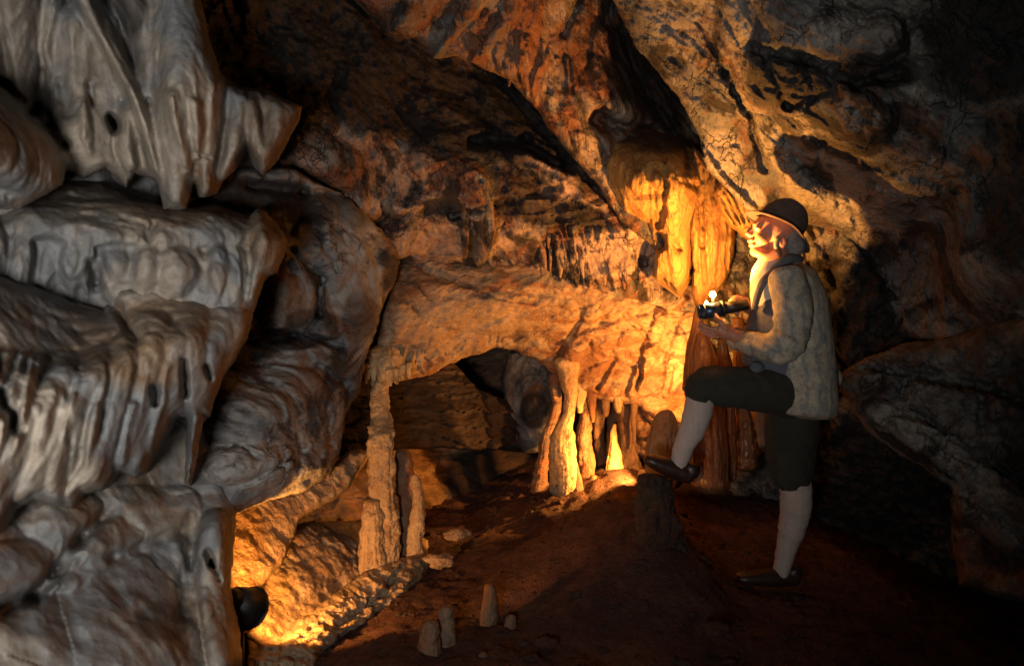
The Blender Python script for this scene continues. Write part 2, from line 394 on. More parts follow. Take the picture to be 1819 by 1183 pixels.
# floor: one sheet of trodden soil reaching under every wall
def floor_z(x, y):
    z = -0.07+0.03*fbm(x*0.9, y*0.9, 0*x+2, 3)
    s = np.clip((y-3.7)/1.1, 0, 1)
    z = z+0.30*s*s*(3-2*s)*np.clip((x+0.28)/0.9, 0, 1)*np.exp(-(np.clip(x-0.6, 0, 9)/0.5)**2)                    # the path's bank
    z = z+0.33*np.exp(-(((x-0.60)/(0.29+0.25*(x < 0.6)))**2+((y-3.75)/np.where(y < 3.75, 0.62, 0.5))**2)**1.5)          # mound behind the stump
    z = z-0.12*np.clip((-0.45-x)/0.6, 0, 1)-0.25*np.clip((-0.85-x)/0.5, 0, 1)
    z = z+0.10*np.clip((y-4.6)/1.5, 0, 1)
    z = z-0.5*np.clip((x-1.75)/1.2, 0, 1)
    return z
def build_floor():
    xs = np.arange(-5, 5.01, 0.022); ys = np.concatenate([np.arange(0.2, 2.2, 0.1), np.arange(2.2, 7.2, 0.022), np.arange(7.2, 9, 0.1)])
    X, Y = np.meshgrid(xs, ys); Z = floor_z(X, Y)
    o3 = 0*X
    Z = Z+0.045*fbm(X*3, Y*3, o3, 4)+0.022*fbm(X*9, Y*9, o3+4, 4, 'billow')
    f1, e, cid = vor(X*4.5+3*0, Y*4.5, o3+0.5)
    Z = Z+0.05*np.clip(0.42-f1, 0, 1)*((cid % 5) == 0)*np.clip((Y-3.5), 0, 1)
    f1, e, cid = vor(X*17, Y*17, o3+0.5)
    Z = Z+0.04*np.clip(0.45-f1, 0, 1)*((cid % 3) == 0)
    f1, e, cid = vor(X*9+3, Y*9, o3+0.5)
    Z = Z+0.06*np.clip(0.40-f1, 0, 1)*((cid % 4) == 0)
    V = np.stack([X, Y, Z], -1).reshape(-1, 3); ny, nx = X.shape
    I = np.arange(nx*ny).reshape(ny, nx)
    Fq = np.stack([I[:-1, :-1].ravel(), I[:-1, 1:].ravel(), I[1:, 1:].ravel(), I[1:, :-1].ravel()], -1)
    return struct(mesh_np('cave_floor', V, Fq, M['floor'], None, np.tile([0., 0, 0, 1], (len(V), 1))))
build_floor()

# ---- inner wall seen through the arch
struct(layer('inner_wall', [(330,560),(1700,520),(1750,900),(1150,900),(1000,885),(860,900),(760,935),(640,960),(430,1010),(330,1000)],
    [(400,700,4.9),(700,640,6.4),(700,840,5.3),(860,640,6.6),(860,800,5.8),(800,920,5.3),(600,900,4.6),(480,960,4.0),(1000,700,6.3),(1000,880,6.0),(1300,700,6.2),(1700,700,6.4)],
    M['inner'], R=25, rd=0.1, back=0.4, res=3, seed=4,
    terms=[('terr',3.0,0.07,14,2,3,2,(620,900,230,120)),('fbm',2.5,0.10,10,2,5,1),('warp',4,0.06,20,2.2,4,5)],
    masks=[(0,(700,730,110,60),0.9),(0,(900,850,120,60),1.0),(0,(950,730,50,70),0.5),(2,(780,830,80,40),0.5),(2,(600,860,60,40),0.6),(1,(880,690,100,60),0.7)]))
# dark bedded slab hanging inside the arch
struct(layer('bedded_slab', [(585,640),(800,640),(850,690),(945,730),(940,775),(880,800),(780,795),(700,800),(610,808),(585,740)],
    [(600,660,4.9),(600,800,5.0),(760,660,5.3),(760,790,5.0),(930,740,5.5),(900,790,5.4)],
    M['inner'], R=16, rd=0.08, back=0.7, res=2.5, seed=5, jag=3,
    terms=[('terr',11,0.075,-4,3,3,1),('fbm',7,0.05,0,4,4,2),('ridge',16,0.02,0,3,3,4)],
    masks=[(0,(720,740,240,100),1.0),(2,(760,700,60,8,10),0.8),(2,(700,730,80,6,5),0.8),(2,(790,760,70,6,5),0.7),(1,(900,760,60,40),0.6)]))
# blue-grey boulder at the arch pier
o = layer('boulder', [(905,625),(960,620),(985,650),(990,720),(985,800),(930,805),(900,740),(890,670)],
    [(940,640,5.35),(940,720,5.2),(940,790,5.4),(985,700,5.3),(900,700,5.5)], M['greyrock'], R=30, rd=0.18, back=0.5, res=2.5, seed=6,
    terms=[('fbm',6,0.06,60,2,4,2),('vor',5,0.06,60,1.5,3,1)], masks=[(0,(950,730,30,35),1.0)])
tag(o, 'blue grey boulder wedged under the arch just left of the stalagmite group', 'boulder')

# ---- central mass: mottled rock sloping down to the lit arch
struct(layer('bedrock_vault', [(250,-250),(600,-250),(800,-100),(1100,-100),(1400,100),(1400,520),(1250,560),(1050,520),(900,500),(760,500),(700,520),(560,480),(380,420),(250,200)],
    [(300,-200,3.3),(450,50,3.7),(600,100,4.0),(750,150,4.4),(900,200,4.6),(560,260,3.75),(700,350,4.1),(850,330,4.1),(1000,330,4.35),(750,480,4.5),
     (900,480,4.5),(1050,450,4.4),(1180,420,4.4),(1150,300,4.7),(1000,200,5.0),(1150,100,5.0),(1300,250,4.9),(1300,500,4.6)],
    M['mottled'], R=30, rd=0.1, back=0.5, res=3, seed=8,
    ridges=[([(930,270,30),(1040,330,34),(1120,390,20)],0.16),([(530,250,40),(600,300,50),(640,380,40)],0.12),([(840,330,30),(860,420,26),(850,470,10)],0.1),
            ([(720,380,40),(700,440,30)],0.08),([(1030,300,20),(1090,370,26),(1150,440,26)],0.12)]
           +flutes(985,1180,lambda x:415+0.05*(x-985),lambda x:500+0.10*(x-985),30,6,0.07,0.12,seed=21),
    grooves=[([(840,250),(930,250),(1010,290),(1100,360),(1160,400)],10,0.16),([(520,300),(600,345)],8,0.1),([(800,385),(1000,330)],6,0.06)],
    terms=[('terr',13,0.065,8,3,3,3,(1010,385,110,45)),('warp',2.6,0.15,-35,1.8,5,3),('vor',4.0,0.06,-35,1.6,3,1),('fbm',9,0.03,-35,2,4,6),
           ('ridge',20,0.022,10,2,3,9)],
    masks=[(0,(540,60,290,140,25),1.0),(0,(740,170,230,95,22),1.0),(0,(950,205,150,60,40),1.0),(0,(760,240,90,40,20),0.8),(0,(1000,380,100,32,8),0.9),(0,(930,330,80,30,20),0.7),  # black masks: mineral staining plus the flash shadow painted into the rock
           (1,(660,430,60,60),0.8),(2,(990,290,60,25,30),0.9),(2,(560,270,60,40),0.6),(2,(760,440,70,40),0.6),(1,(620,290,70,40),0.5),(2,(1100,450,110,45),1.0)]))  # pale mask over the fringes paints brightness where the lamp spot falls off

# ---- the lit arch
AR = [(672,440),(740,410),(860,400),(960,420),(1050,430),(1150,430),(1250,500),(1270,640),(1280,760),(1160,745),(1130,720),(1075,715),(1040,700),(1010,705),(985,665),
      (950,640),(915,622),(880,618),(840,632),(800,645),(765,665),(725,672),(700,678),(655,678),(650,650),(668,610),(672,570),(690,520)]
arch_fr = flutes(655,800,lambda x:640-0.12*(x-655),lambda x:682-0.12*(x-655),26,5,0.035,0,seed=5)
arch_fr += flutes(800,900,lambda x:622-0.2*(x-800),lambda x:650-0.3*(x-800),12,5,0.02,0,seed=6)
struct(layer('rock_arch', AR,
    [(680,440,4.75),(760,410,4.8),(860,405,4.8),(960,420,4.8),(1060,430,4.75),(1150,430,4.8),(1240,490,4.9),(700,500,4.3),(660,600,4.35),(660,670,4.3),(760,640,4.45),(760,540,4.35),(850,600,4.6),(850,485,4.38),(960,620,4.85),(960,540,4.55),(960,475,4.42),
     (1060,700,5.0),(1060,600,4.75),(1060,500,4.45),(1160,730,4.9),(1160,620,4.8),(1160,500,4.5),(1240,720,4.85),(1240,560,4.65)],
    M['arch'], R=14, rd=0.10, back=0.55, res=2.2, seed=9, jag=3.0,
    ridges=arch_fr+[([(1050,560,16),(1020,620,20),(1010,680,14)],0.05),([(1175,560,12),(1150,640,16),(1125,700,12)],0.07),([(1230,560,16),(1200,640,20),(1190,700,14)],0.06),
        ([(760,480,40),(790,540,45),(900,560,40),(1000,560,30)],0.07),([(660,640,14),(700,645,14)],0.05),([(700,560,30),(760,600,30)],0.04)],
    grooves=[([(700,450),(760,480),(830,510),(860,525)],5,0.05),([(860,525),(950,540)],3,0.03),([(735,500),(765,530)],4,0.04),([(1110,560),(1150,600)],5,0.06),
             ([(1030,570),(990,640)],5,0.05),([(1090,640),(1060,690)],5,0.05),([(1140,640),(1130,700)],4,0.08),([(1195,650),(1185,700)],3,0.04)],
    terms=[('fbm',3,0.08,-25,2.2,5,3),('warp',6,0.045,35,2.6,4,2),('vor',5.5,0.05,60,1.8,3,5,(1120,630,130,90)),('ridge',22,0.012,30,3,3,1)],
    masks=[(1,(700,500,60,60),0.8),(2,(800,570,120,60),0.5),(0,(925,600,16,14),0.7),(0,(1210,430,40,50),0.4),(1,(1000,650,50,30),0.5)]))

# fringed block capping the tall column
# ---- ceiling above, nearer
def dr(x): return 0
struct(layer('ceiling_rock', [(520,-260),(560,-60),(640,10),(690,62),(735,70),(770,104),(810,100),(860,122),(905,145),(960,205),(1000,260),(1060,330),(1110,400),(1170,450),(1230,470),(1330,430),(1400,300),(1500,-260)],
    [(560,-200,2.7),(600,-40,3.0),(700,30,3.35),(800,90,3.55),(900,130,3.7),(760,-100,3.0),(1000,20,3.8),(1000,150,3.95),(1000,250,4.05),(1080,180,4.15),(1090,330,4.15),(1170,430,4.1),
     (1200,300,4.5),(1150,120,4.7),(1230,240,4.75),(1130,0,4.6),(1300,350,4.7),(1400,0,4.8),(950,-200,3.3)],
    M['ceiling'], R=26, rd=0.16, back=0.7, res=2.6, seed=12, jag=4,
    ridges=flutes(880,1020,lambda x:60+0.3*(x-880),lambda x:150+0.75*(x-880),13,8,0.06,0.12,seed=31)+
           [([(860,-40,20),(830,30,22),(775,100,8)],0.09),([(930,-40,16),(900,40,18),(840,110,8)],0.06),([(780,-60,20),(740,10,22),(700,60,8)],0.06),
            ([(1075,70,26),(1090,140,40),(1110,200,26)],0.16),([(1000,190,40),(1050,260,40),(1100,330,30)],0.08),([(1110,225,18),(1190,262,14)],0.1)],
    grooves=[([(1060,215),(1140,235),(1220,285)],14,0.2),([(860,20),(800,80)],5,0.06),([(1030,0),(1000,60)],8,0.08)],
    terms=[('warp',4,0.07,-55,2,5,3),('fbm',2,0.10,-45,1.6,5,4),('vor',6,0.05,-50,1.6,3,3,(1080,180,160,160)),('ridge',18,0.016,-60,2.5,3,7)],
    masks=[(0,(1160,130,60,130,-25),1.0),(0,(1210,280,60,60),0.9),(1,(1040,100,110,80),0.8),(2,(1110,200,30,25),0.9),(2,(1060,290,60,60),0.7),(1,(880,90,90,60),0.4)]))  # dark masks paint shade into the gap and recess above the drapery

# ---- right wall
struct(layer('right_wall', [(1040,-300),(1080,-20),(1125,80),(1200,165),(1238,235),(1255,300),(1300,345),(1322,372),(1352,392),(1400,400),(1440,402),(1500,425),(1545,470),(1570,540),(1590,585),(1640,610),(1720,640),(1900,680),(2300,700),(2300,-300)],
    [(1080,-100,3.1),(1120,60,3.6),(1250,270,3.85),(1330,370,3.95),(1250,100,3.5),(1330,220,3.68),(1400,330,3.9),(1500,400,4.02),(1560,480,4.02),
     (1300,0,3.1),(1370,120,3.05),(1400,220,3.4),(1430,290,3.68),(1500,300,3.5),(1500,240,3.1),(1600,360,3.5),(1600,290,3.1),(1550,400,3.85),(1640,470,3.82),(1680,420,3.5),(1700,450,3.2),(1750,400,3.0),(1640,600,3.8),(1760,560,3.25),(1500,60,2.95),(1600,150,2.98),(1750,250,2.9),(1800,500,2.9),(1700,0,2.7),(2200,300,2.85),(2200,-200,2.7)],
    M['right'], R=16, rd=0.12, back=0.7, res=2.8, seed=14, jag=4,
    ridges=[([(1240,270,14),(1280,330,18),(1330,375,16)],0.06),([(1390,130,40),(1330,200,26)],0.1),([(1520,150,40),(1560,210,40),(1540,240,20)],0.12),([(1480,60,50),(1560,70,60)],0.16),
            ([(1350,230,20),(1420,330,24),(1500,400,20)],0.06),([(1330,160,20),(1340,110,20)],0.06),([(1500,190,20),(1520,220,26)],0.10)],
    grooves=[([(1240,40),(1290,130),(1330,210),(1360,300)],6,0.10),([(1340,90),(1440,110),(1520,150),(1600,130)],10,0.16),([(1360,110),(1400,190),(1480,160)],8,0.1),
             ([(1430,240),(1560,300),(1700,340)],6,0.05),([(1450,300),(1470,240)],5,0.05)],
    terms=[('warp',2.8,0.08,-40,1.8,5,3),('vor',4.2,0.12,-25,1.6,3,1,(1520,100,260,130)),('vor',9,0.022,-40,1.5,3,4),('fbm',8,0.03,-45,2,4,8),('ridge',24,0.012,-40,2,3,2)],
    masks=[(0,(1400,150,90,50),0.9),(0,(1560,130,90,30),0.9),(0,(1760,60,120,130),1.0),(0,(1790,330,60,180),0.9),(2,(1520,200,40,40),0.8),(2,(1500,50,60,40),0.6),(2,(1640,330,90,60),0.5),  # far right dark masks paint the unlit end of the wall
           (0,(1600,380,40,20),0.5),(2,(1260,300,50,80,45),1.0),(2,(1320,360,40,40),1.0),(2,(1480,340,160,50,35),0.7),(2,(1400,260,60,60),0.5),(0,(1700,140,70,40),0.8)]))  # pale masks near the edge paint the band lit by the lamp
# rock behind the person; dark masks paint that person's shadow on it
struct(layer('recess_wall', [(1240,330),(1430,390),(1500,400),(1620,560),(1900,640),(2300,650),(2300,900),(1900,1100),(1650,1050),(1480,1120),(1330,900),(1230,860),(1200,600)],
    [(1300,450,4.5),(1440,420,4.15),(1520,500,4.1),(1600,620,4.0),(1500,640,4.1),(1500,760,4.6),(1350,700,5.0),(1500,900,5.2),(1700,750,4.2),(2200,800,3.5),(1250,700,5.1)],
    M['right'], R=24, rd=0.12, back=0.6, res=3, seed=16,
    terms=[('vor',9,0.09,30,1.3,3,1),('vor',20,0.03,0,1.3,3,6),('warp',4,0.10,40,1.5,5,3)],
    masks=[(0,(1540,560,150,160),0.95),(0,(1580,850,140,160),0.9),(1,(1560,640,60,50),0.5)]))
# lower right shoulder of rock
struct(layer('right_shoulder', [(1476,668),(1530,640),(1600,612),(1680,600),(1800,560),(2000,520),(2300,520),(2300,1250),(1930,1130),(1840,1010),(1790,985),(1760,960),(1700,920),(1690,870),(1640,830),(1590,800),(1545,770),(1510,720)],
    [(1490,680,3.5),(1560,720,3.35),(1700,640,3.2),(1640,800,3.2),(1720,900,3.1),(1800,700,2.85),(1850,950,2.9),(2200,700,2.2),(2200,1100,2.3)],
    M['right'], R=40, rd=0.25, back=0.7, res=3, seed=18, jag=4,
    ridges=[([(1540,720,26),(1640,790,36),(1740,860,40),(1840,930,40)],0.12),([(1640,680,40),(1680,720,40)],0.08)],
    grooves=[([(1480,650),(1560,655),(1640,668),(1760,690),(1830,720)],7,0.10),([(1620,720),(1680,770)],5,0.06),([(1600,800),(1690,840),(1730,890)],8,0.10)],
    terms=[('warp',3,0.10,-35,1.6,5,3),('vor',6,0.07,-35,1.6,3,1),('vor',14,0.025,-35,1.6,3,5),('fbm',9,0.02,0,1,4,3)],
    masks=[(2,(1660,820,170,55,35),1.0),(2,(1780,960,60,50),0.7),(2,(1640,700,50,40),0.5),(0,(1820,760,60,150),0.8),(1,(1540,700,50,40),0.7),(1,(1700,800,80,60),0.3)]))  # long pale mask brightens the strip in place of weak flash light
struct(layer('right_foot_rock', [(1692,880),(1740,900),(1800,960),(1850,1000),(1830,1080),(1740,1050),(1705,1040),(1690,960)],
    [(1700,950,3.5),(1760,950,3.4),(1800,1000,3.3)], M['right'], R=20, rd=0.1, back=0.5, res=3, seed=19,
    terms=[('fbm',5,0.06,0,1,4,3)], masks=[(1,(1720,1000,60,60),0.9),(0,(1790,960,50,60),0.8)]))

# ---- left middle rock
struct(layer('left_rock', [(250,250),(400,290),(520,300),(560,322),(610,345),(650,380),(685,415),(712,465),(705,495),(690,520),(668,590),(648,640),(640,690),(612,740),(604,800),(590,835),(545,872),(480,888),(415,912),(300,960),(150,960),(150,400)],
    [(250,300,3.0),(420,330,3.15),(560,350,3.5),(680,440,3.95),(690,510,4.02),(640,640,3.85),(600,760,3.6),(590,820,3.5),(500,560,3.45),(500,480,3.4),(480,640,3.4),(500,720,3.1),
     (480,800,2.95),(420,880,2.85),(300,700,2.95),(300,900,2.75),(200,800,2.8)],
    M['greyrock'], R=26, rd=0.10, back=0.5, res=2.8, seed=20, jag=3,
    ridges=[([(500,460,46),(530,520,52),(500,560,40)],0.12),([(560,420,40),(620,470,50),(640,540,40)],0.08),([(440,700,60),(520,690,60),(580,720,40)],0.07),([(400,830,40),(500,830,40),(570,810,26)],0.08)],
    grooves=[([(440,600),(520,595),(600,610)],11,0.14),([(450,640),(560,650),(620,690)],7,0.06),([(520,440),(570,500),(565,560),(545,590)],6,0.10),([(610,350),(540,340),(440,330)],10,0.12),
             ([(460,850),(540,800),(585,790),(615,760)],4,0.05),([(560,410),(600,480)],4,0.04),([(330,800),(420,790),(460,810)],4,0.04),([(520,480),(470,460)],8,0.08)],
    terms=[('warp',3,0.05,-8,2.4,5,3),('vor',4.5,0.045,-5,2,3,1),('fbm',10,0.022,0,2,4,8),('terr',9,0.035,-8,3,3,2,(520,610,120,50))],
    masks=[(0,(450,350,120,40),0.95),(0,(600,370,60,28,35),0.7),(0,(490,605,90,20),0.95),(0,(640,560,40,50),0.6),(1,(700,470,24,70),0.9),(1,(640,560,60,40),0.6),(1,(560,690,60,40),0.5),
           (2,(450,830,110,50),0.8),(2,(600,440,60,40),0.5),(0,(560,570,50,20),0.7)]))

# ---- left background rock behind the flowstone tiers
struct(layer('left_wall', [(-700,-400),(200,-400),(330,-200),(300,500),(420,900),(416,960),(410,1040),(428,1120),(440,1400),(-700,1400)],
    [(-600,-300,1.7),(0,0,2.35),(250,0,2.75),(250,300,2.9),(0,400,2.2),(250,600,2.75),(0,700,2.1),(300,880,2.65),(410,920,2.7),(400,1040,2.6),(430,1180,2.5),(250,1000,2.35),(100,950,2.1),
     (0,1050,1.85),(150,1150,1.9),(300,1150,2.15),(-600,800,1.2),(-600,1300,1.2),(100,1350,1.7)],
    M['flow'], R=30, rd=0.22, back=0.9, res=3, seed=22, jag=3, fine=0.003,
    ridges=[([(380,930,26),(375,1000,34),(385,1080,34),(400,1170,34)],0.12),([(120,930,60),(250,920,60),(320,900,40)],0.06),([(0,1010,50),(120,1000,50),(200,960,40)],0.06)],
    grooves=[([(0,1085),(60,1060),(100,1010),(140,960),(190,910)],12,0.09),([(110,1020),(200,990),(320,942)],11,0.035),([(340,920),(338,1000),(325,1090)],14,0.05),([(368,980),(378,1000),(388,1030)],6,0.12)],
    terms=[('fbm',2.2,0.11,20,1.8,4,3),('warp',3,0.035,25,2.2,3,2),('vor',3.2,0.03,25,1.7,3,2),('fbm',12,0.006,0,1,3,3)],
    masks=[(0,(290,1100,50,40),0.7),(1,(350,1120,60,60),0.5),(2,(270,930,100,40),0.5)]))

# ---- flowstone tiers on the left: three things, nearer one below another
def pts(*a): return [tuple(p) for p in a]
up = layer('flowstone_curtain', [(-500,-400),(370,-400),(352,-20),(372,70),(392,130),(425,155),(470,160),(535,190),(532,215),(512,250),(495,285),(466,313),(448,296),(440,268),(420,300),(396,322),(385,345),(352,352),(345,330),(332,372),
      (290,375),(286,350),(276,318),(240,310),(225,335),(190,300),(150,318),(118,300),(112,330),(40,370),(-500,400)],
    [(-400,-300,1.5),(0,-100,2.1),(300,-100,2.6),(340,100,2.55),(300,200,2.45),(310,340,2.5),(450,180,2.75),(470,290,2.7),(200,100,2.5),(180,280,2.45),(60,150,2.35),(20,260,2.0),(-100,300,1.7),(100,320,2.25),(-400,300,1.3)],
    M['flow'], R=20, rd=0.16, back=0.5, res=2.8, seed=30, jag=1.5, fine=0.0035,
    soft=5, ridges=[(pts((320,-60,70),(326,60,74),(332,150,72),(320,240,54),(312,320,34),(312,372,24)),0.26),
            (pts((305,170,24),(322,260,20),(332,300,12)),0.29),(pts((355,40,30),(376,150,34),(372,240,24),(364,300,18),(365,345,12)),0.22),(pts((345,180,22),(350,230,20),(352,280,12)),0.28),
            (pts((425,160,30),(430,200,28),(415,260,22),(398,315,12)),0.17),(pts((500,185,38),(492,220,34),(475,270,22),(466,306,10)),0.22),(pts((452,180,26),(455,220,26),(462,270,20)),0.19),
            (pts((150,60,66),(150,150,70),(160,230,62),(180,285,40)),0.17),(pts((140,-20,26),(190,80,24),(238,170,20),(262,240,17),(288,345,12)),0.24),
            (pts((200,-60,40),(250,20,40),(262,110,26),(262,160,20)),0.18),(pts((40,-80,56),(40,40,40),(44,110,32),(42,160,20)),0.14),(pts((95,0,20),(85,90,18),(105,170,16),(118,240,12)),0.12),
            (pts((225,200,22),(222,260,24),(235,310,14)),0.16),(pts((-80,200,80),(0,240,84),(60,290,70),(90,330,40)),0.24),(pts((-200,120,60),(-100,100,60)),0.2),(pts((150,180,16),(152,240,18),(160,270,12)),0.21)],
    grooves=[([(110,150),(120,200)],12,0.05),([(345,275),(372,280)],3,0.03),([(196,210),(204,228)],7,0.18),([(160,150),(165,180)],7,0.05),([(0,150),(60,200),(110,260)],10,0.10)],
    terms=[('fbm',3,0.04,80,2.5,4,3),('warp',5,0.035,84,3,4,4),('ridge',10,0.014,88,4,3,5),('fbm',14,0.006,0,1,3,3)],
    masks=[(1,(470,220,50,70),0.75),(0,(230,10,30,60),0.8),(0,(50,180,70,40,35),0.6)])
tag(up, 'pale grey flowstone curtain with long stalactites hanging in the upper left corner', 'flowstone')

mid = layer('flowstone_shelf', [(-500,330),(0,376),(60,345),(120,318),(180,322),(250,352),(300,370),(350,368),(380,362),(410,372),(440,385),(458,370),(470,376),(492,400),(512,428),(505,455),(492,486),(470,492),(462,520),(448,560),(300,620),(-500,640)],
    [(-400,400,1.5),(0,400,2.15),(0,520,2.1),(150,330,2.5),(150,430,2.25),(150,520,2.3),(300,380,2.5),(300,460,2.3),(300,540,2.35),(420,400,2.6),(420,500,2.45),(480,430,2.6),(470,480,2.6)],
    M['flow'], R=34, rd=0.22, back=0.5, res=2.8, seed=31, jag=1.5, fine=0.0035,
    soft=4, ridges=flutes(-60,440,lambda x:400+0*x,lambda x:545-0.02*x,12,28,0.055,-0.05,seed=44)+[(pts((460,385,16),(470,430,26),(465,480,18),(452,530,14)),0.16),(pts((492,420,18),(486,465,12),(478,488,7)),0.12),
            (pts((60,390,40),(200,400,44),(330,400,40),(430,410,30)),0.10)],
    grooves=[([(165,470),(170,500)],13,0.08),([(275,400),(262,420)],10,0.06)],
    terms=[('fbm',3,0.06,75,2,4,6),('warp',5,0.04,85,3,4,2),('ridge',9,0.02,88,4,3,5),('fbm',14,0.007,0,1,3,3)],
    masks=[(0,(160,345,130,26),0.7),(1,(470,420,40,50),0.8),(0,(400,370,60,16),0.6),(1,(300,380,80,30),0.7)])  # dark masks paint shade along the top of the shelf
tag(mid, 'middle tier of ribbed pale flowstone jutting out below the hanging stalactites', 'flowstone')

low = layer('flowstone_cascade', [(-500,440),(0,486),(60,505),(130,535),(180,548),(200,510),(250,488),(310,482),(350,492),(395,520),(440,520),(449,560),(440,600),(418,640),(395,670),(385,700),(372,740),(362,738),
      (352,800),(338,862),(326,858),(330,800),(332,742),(318,740),(300,770),(282,800),(262,840),(240,850),(215,838),(205,850),(185,870),(150,880),(130,905),(100,900),(60,890),(30,905),(10,940),(-20,960),(-500,1000)],
    [(-400,500,1.2),(-400,900,1.2),(0,540,1.85),(0,700,1.65),(0,880,1.7),(150,580,2.1),(130,700,1.85),(130,860,1.9),(250,520,2.3),(250,620,2.05),(220,740,2.0),(220,830,2.05),
     (340,520,2.45),(340,600,2.2),(340,700,2.25),(340,820,2.4),(420,540,2.5),(410,620,2.4)],
    M['flow'], R=26, rd=0.20, back=0.5, res=2.8, seed=32, jag=1.5, fine=0.0035,
    soft=4, ridges=flutes(-40,330,lambda x:640+0.1*(x-100),lambda x:860-0.12*x,17,13,0.075,-0.22,seed=47)+[(pts((430,530,18),(432,590,18),(405,650,10)),0.076),(pts((400,560,34),(385,640,26),(365,730,18)),0.086),(pts((345,560,40),(350,640,26),(350,720,20),(345,740,16)),0.081),
            (pts((350,745,17),(342,800,13),(333,855,8)),0.065),(pts((310,600,30),(310,660,20),(312,730,14)),0.076),(pts((270,590,40),(272,680,24),(262,760,22),(240,840,16)),0.081),
            (pts((225,620,30),(215,700,24),(195,780,24),(160,860,30)),0.081),(pts((300,650,12),(285,720,14),(270,800,12)),0.086),(pts((180,640,30),(140,720,24),(90,800,26),(50,880,30)),0.076),
            (pts((120,660,30),(60,740,26),(10,840,34),(-40,930,40)),0.081),(pts((40,680,30),(-20,760,30),(-100,860,40)),0.076),(pts((200,740,14),(170,810,18),(130,880,20)),0.065),
            (pts((240,500,40),(310,510,46),(370,540,40)),0.054),(pts((240,720,12),(225,780,12),(215,830,10)),0.086),(pts((110,790,20),(95,840,24),(95,890,20)),0.081)],
    grooves=[([(275,690),(280,712)],6,0.10),([(326,640),(330,700)],5,0.08),([(368,650),(372,672)],5,0.08),([(200,540),(240,600)],10,0.08),([(0,700),(30,760)],10,0.08)],
    terms=[('fbm',3,0.045,60,2,4,6),('warp',6,0.022,60,3,4,2),('fbm',16,0.008,0,1,3,3),('vor',8,0.02,30,1.3,3,3,(150,590,200,90))],
    masks=[(0,(290,500,90,24),0.8),(0,(60,560,130,40,25),0.6),(1,(300,570,110,50),0.8),(1,(200,620,130,60,20),0.6),(0,(150,600,90,50,20),0.4)])  # dark masks paint shade over the tier's top; the rust is its own
tag(low, 'lowest tier of brownish flowstone with long slanting ribs above the bare grey wall', 'flowstone')

# ---- orange inner side wall beyond the foreground wall
struct(layer('side_wall', [(330,860),(470,880),(560,850),(620,800),(660,800),(620,870),(560,905),(530,925),(520,960),(500,1000),(470,1040),(465,1120),(330,1150)],
    [(400,900,3.3),(450,1000,3.2),(520,900,3.6),(600,840,3.95),(460,1080,3.1)], M['ramp'], R=12, rd=0.08, back=0.5, res=2.6, seed=24,
    terms=[('fbm',5,0.06,-30,2,4,1),('warp',8,0.02,50,2,4,3)], masks=[(1,(440,960,40,70),0.6),(1,(520,900,40,30),0.5)]))

struct(layer('side_floor', [(440,1010),(500,960),(560,925),(680,925),(760,960),(760,1010),(640,1080),(560,1140),(520,1200),(440,1220)],
    [(470,1140,3.05),(470,1030,3.35),(560,950,3.85),(700,940,4.5),(740,1000,4.1),(640,1060,3.75),(540,1130,3.2),(600,1000,3.75)], M['ramp'], R=10, rd=0.05, back=0.4, res=2.6, seed=25,
    terms=[('fbm',4,0.07,35,2.2,5,1),('vor',7,0.04,35,2,3,3),('vor',24,0.015,0,1,3,3)], masks=[(0,(620,930,110,40),0.9),(1,(620,1000,80,40),0.5),(0,(700,1000,60,40),0.6)]))

# loose grit and small stones trodden into the soil
def build_gravel():
    r = np.random.RandomState(4); n = 1500
    x = r.uniform(-0.9, 2.2, n); y = r.uniform(2.6, 5.0, n); s = 0.004+0.020*r.rand(n)**4
    z = floor_z(x, y)+0.045*fbm(x*3, y*3, 0*x, 4)+0.022*fbm(x*9, y*9, 0*x+4, 4, 'billow')
    ph = np.linspace(-1.5, 1.5, 6); th = np.linspace(0, 2*np.pi, 9)[:-1]
    PH, TH = np.meshgrid(ph, th, indexing='ij'); U = np.stack([np.cos(PH)*np.cos(TH), np.cos(PH)*np.sin(TH), np.sin(PH)*0.6], -1).reshape(-1, 3)
    sc = 1+0.35*(r.rand(n, len(U))-0.5)
    V = np.stack([x, y, z], -1)[:, None]+U[None]*sc[..., None]*s[:, None, None]*r.uniform(0.7, 1.4, (n, 1, 3))
    I = np.arange(48).reshape(6, 8); J = np.roll(I, -1, axis=1)
    Fq = np.stack([I[:-1].ravel(), J[:-1].ravel(), J[1:].ravel(), I[1:].ravel()], -1)
    Fq = (Fq[None]+(np.arange(n)*48)[:, None, None]).reshape(-1, 4)
    V = V.reshape(-1, 3)
    o = mesh_np('gravel', V, Fq, M['stump'], None, np.tile([0., 0, 0, 1], (len(V), 1)))
    tag(o, 'loose grit and small stones scattered on the trodden cave floor', 'gravel', kind='stuff')
build_gravel()
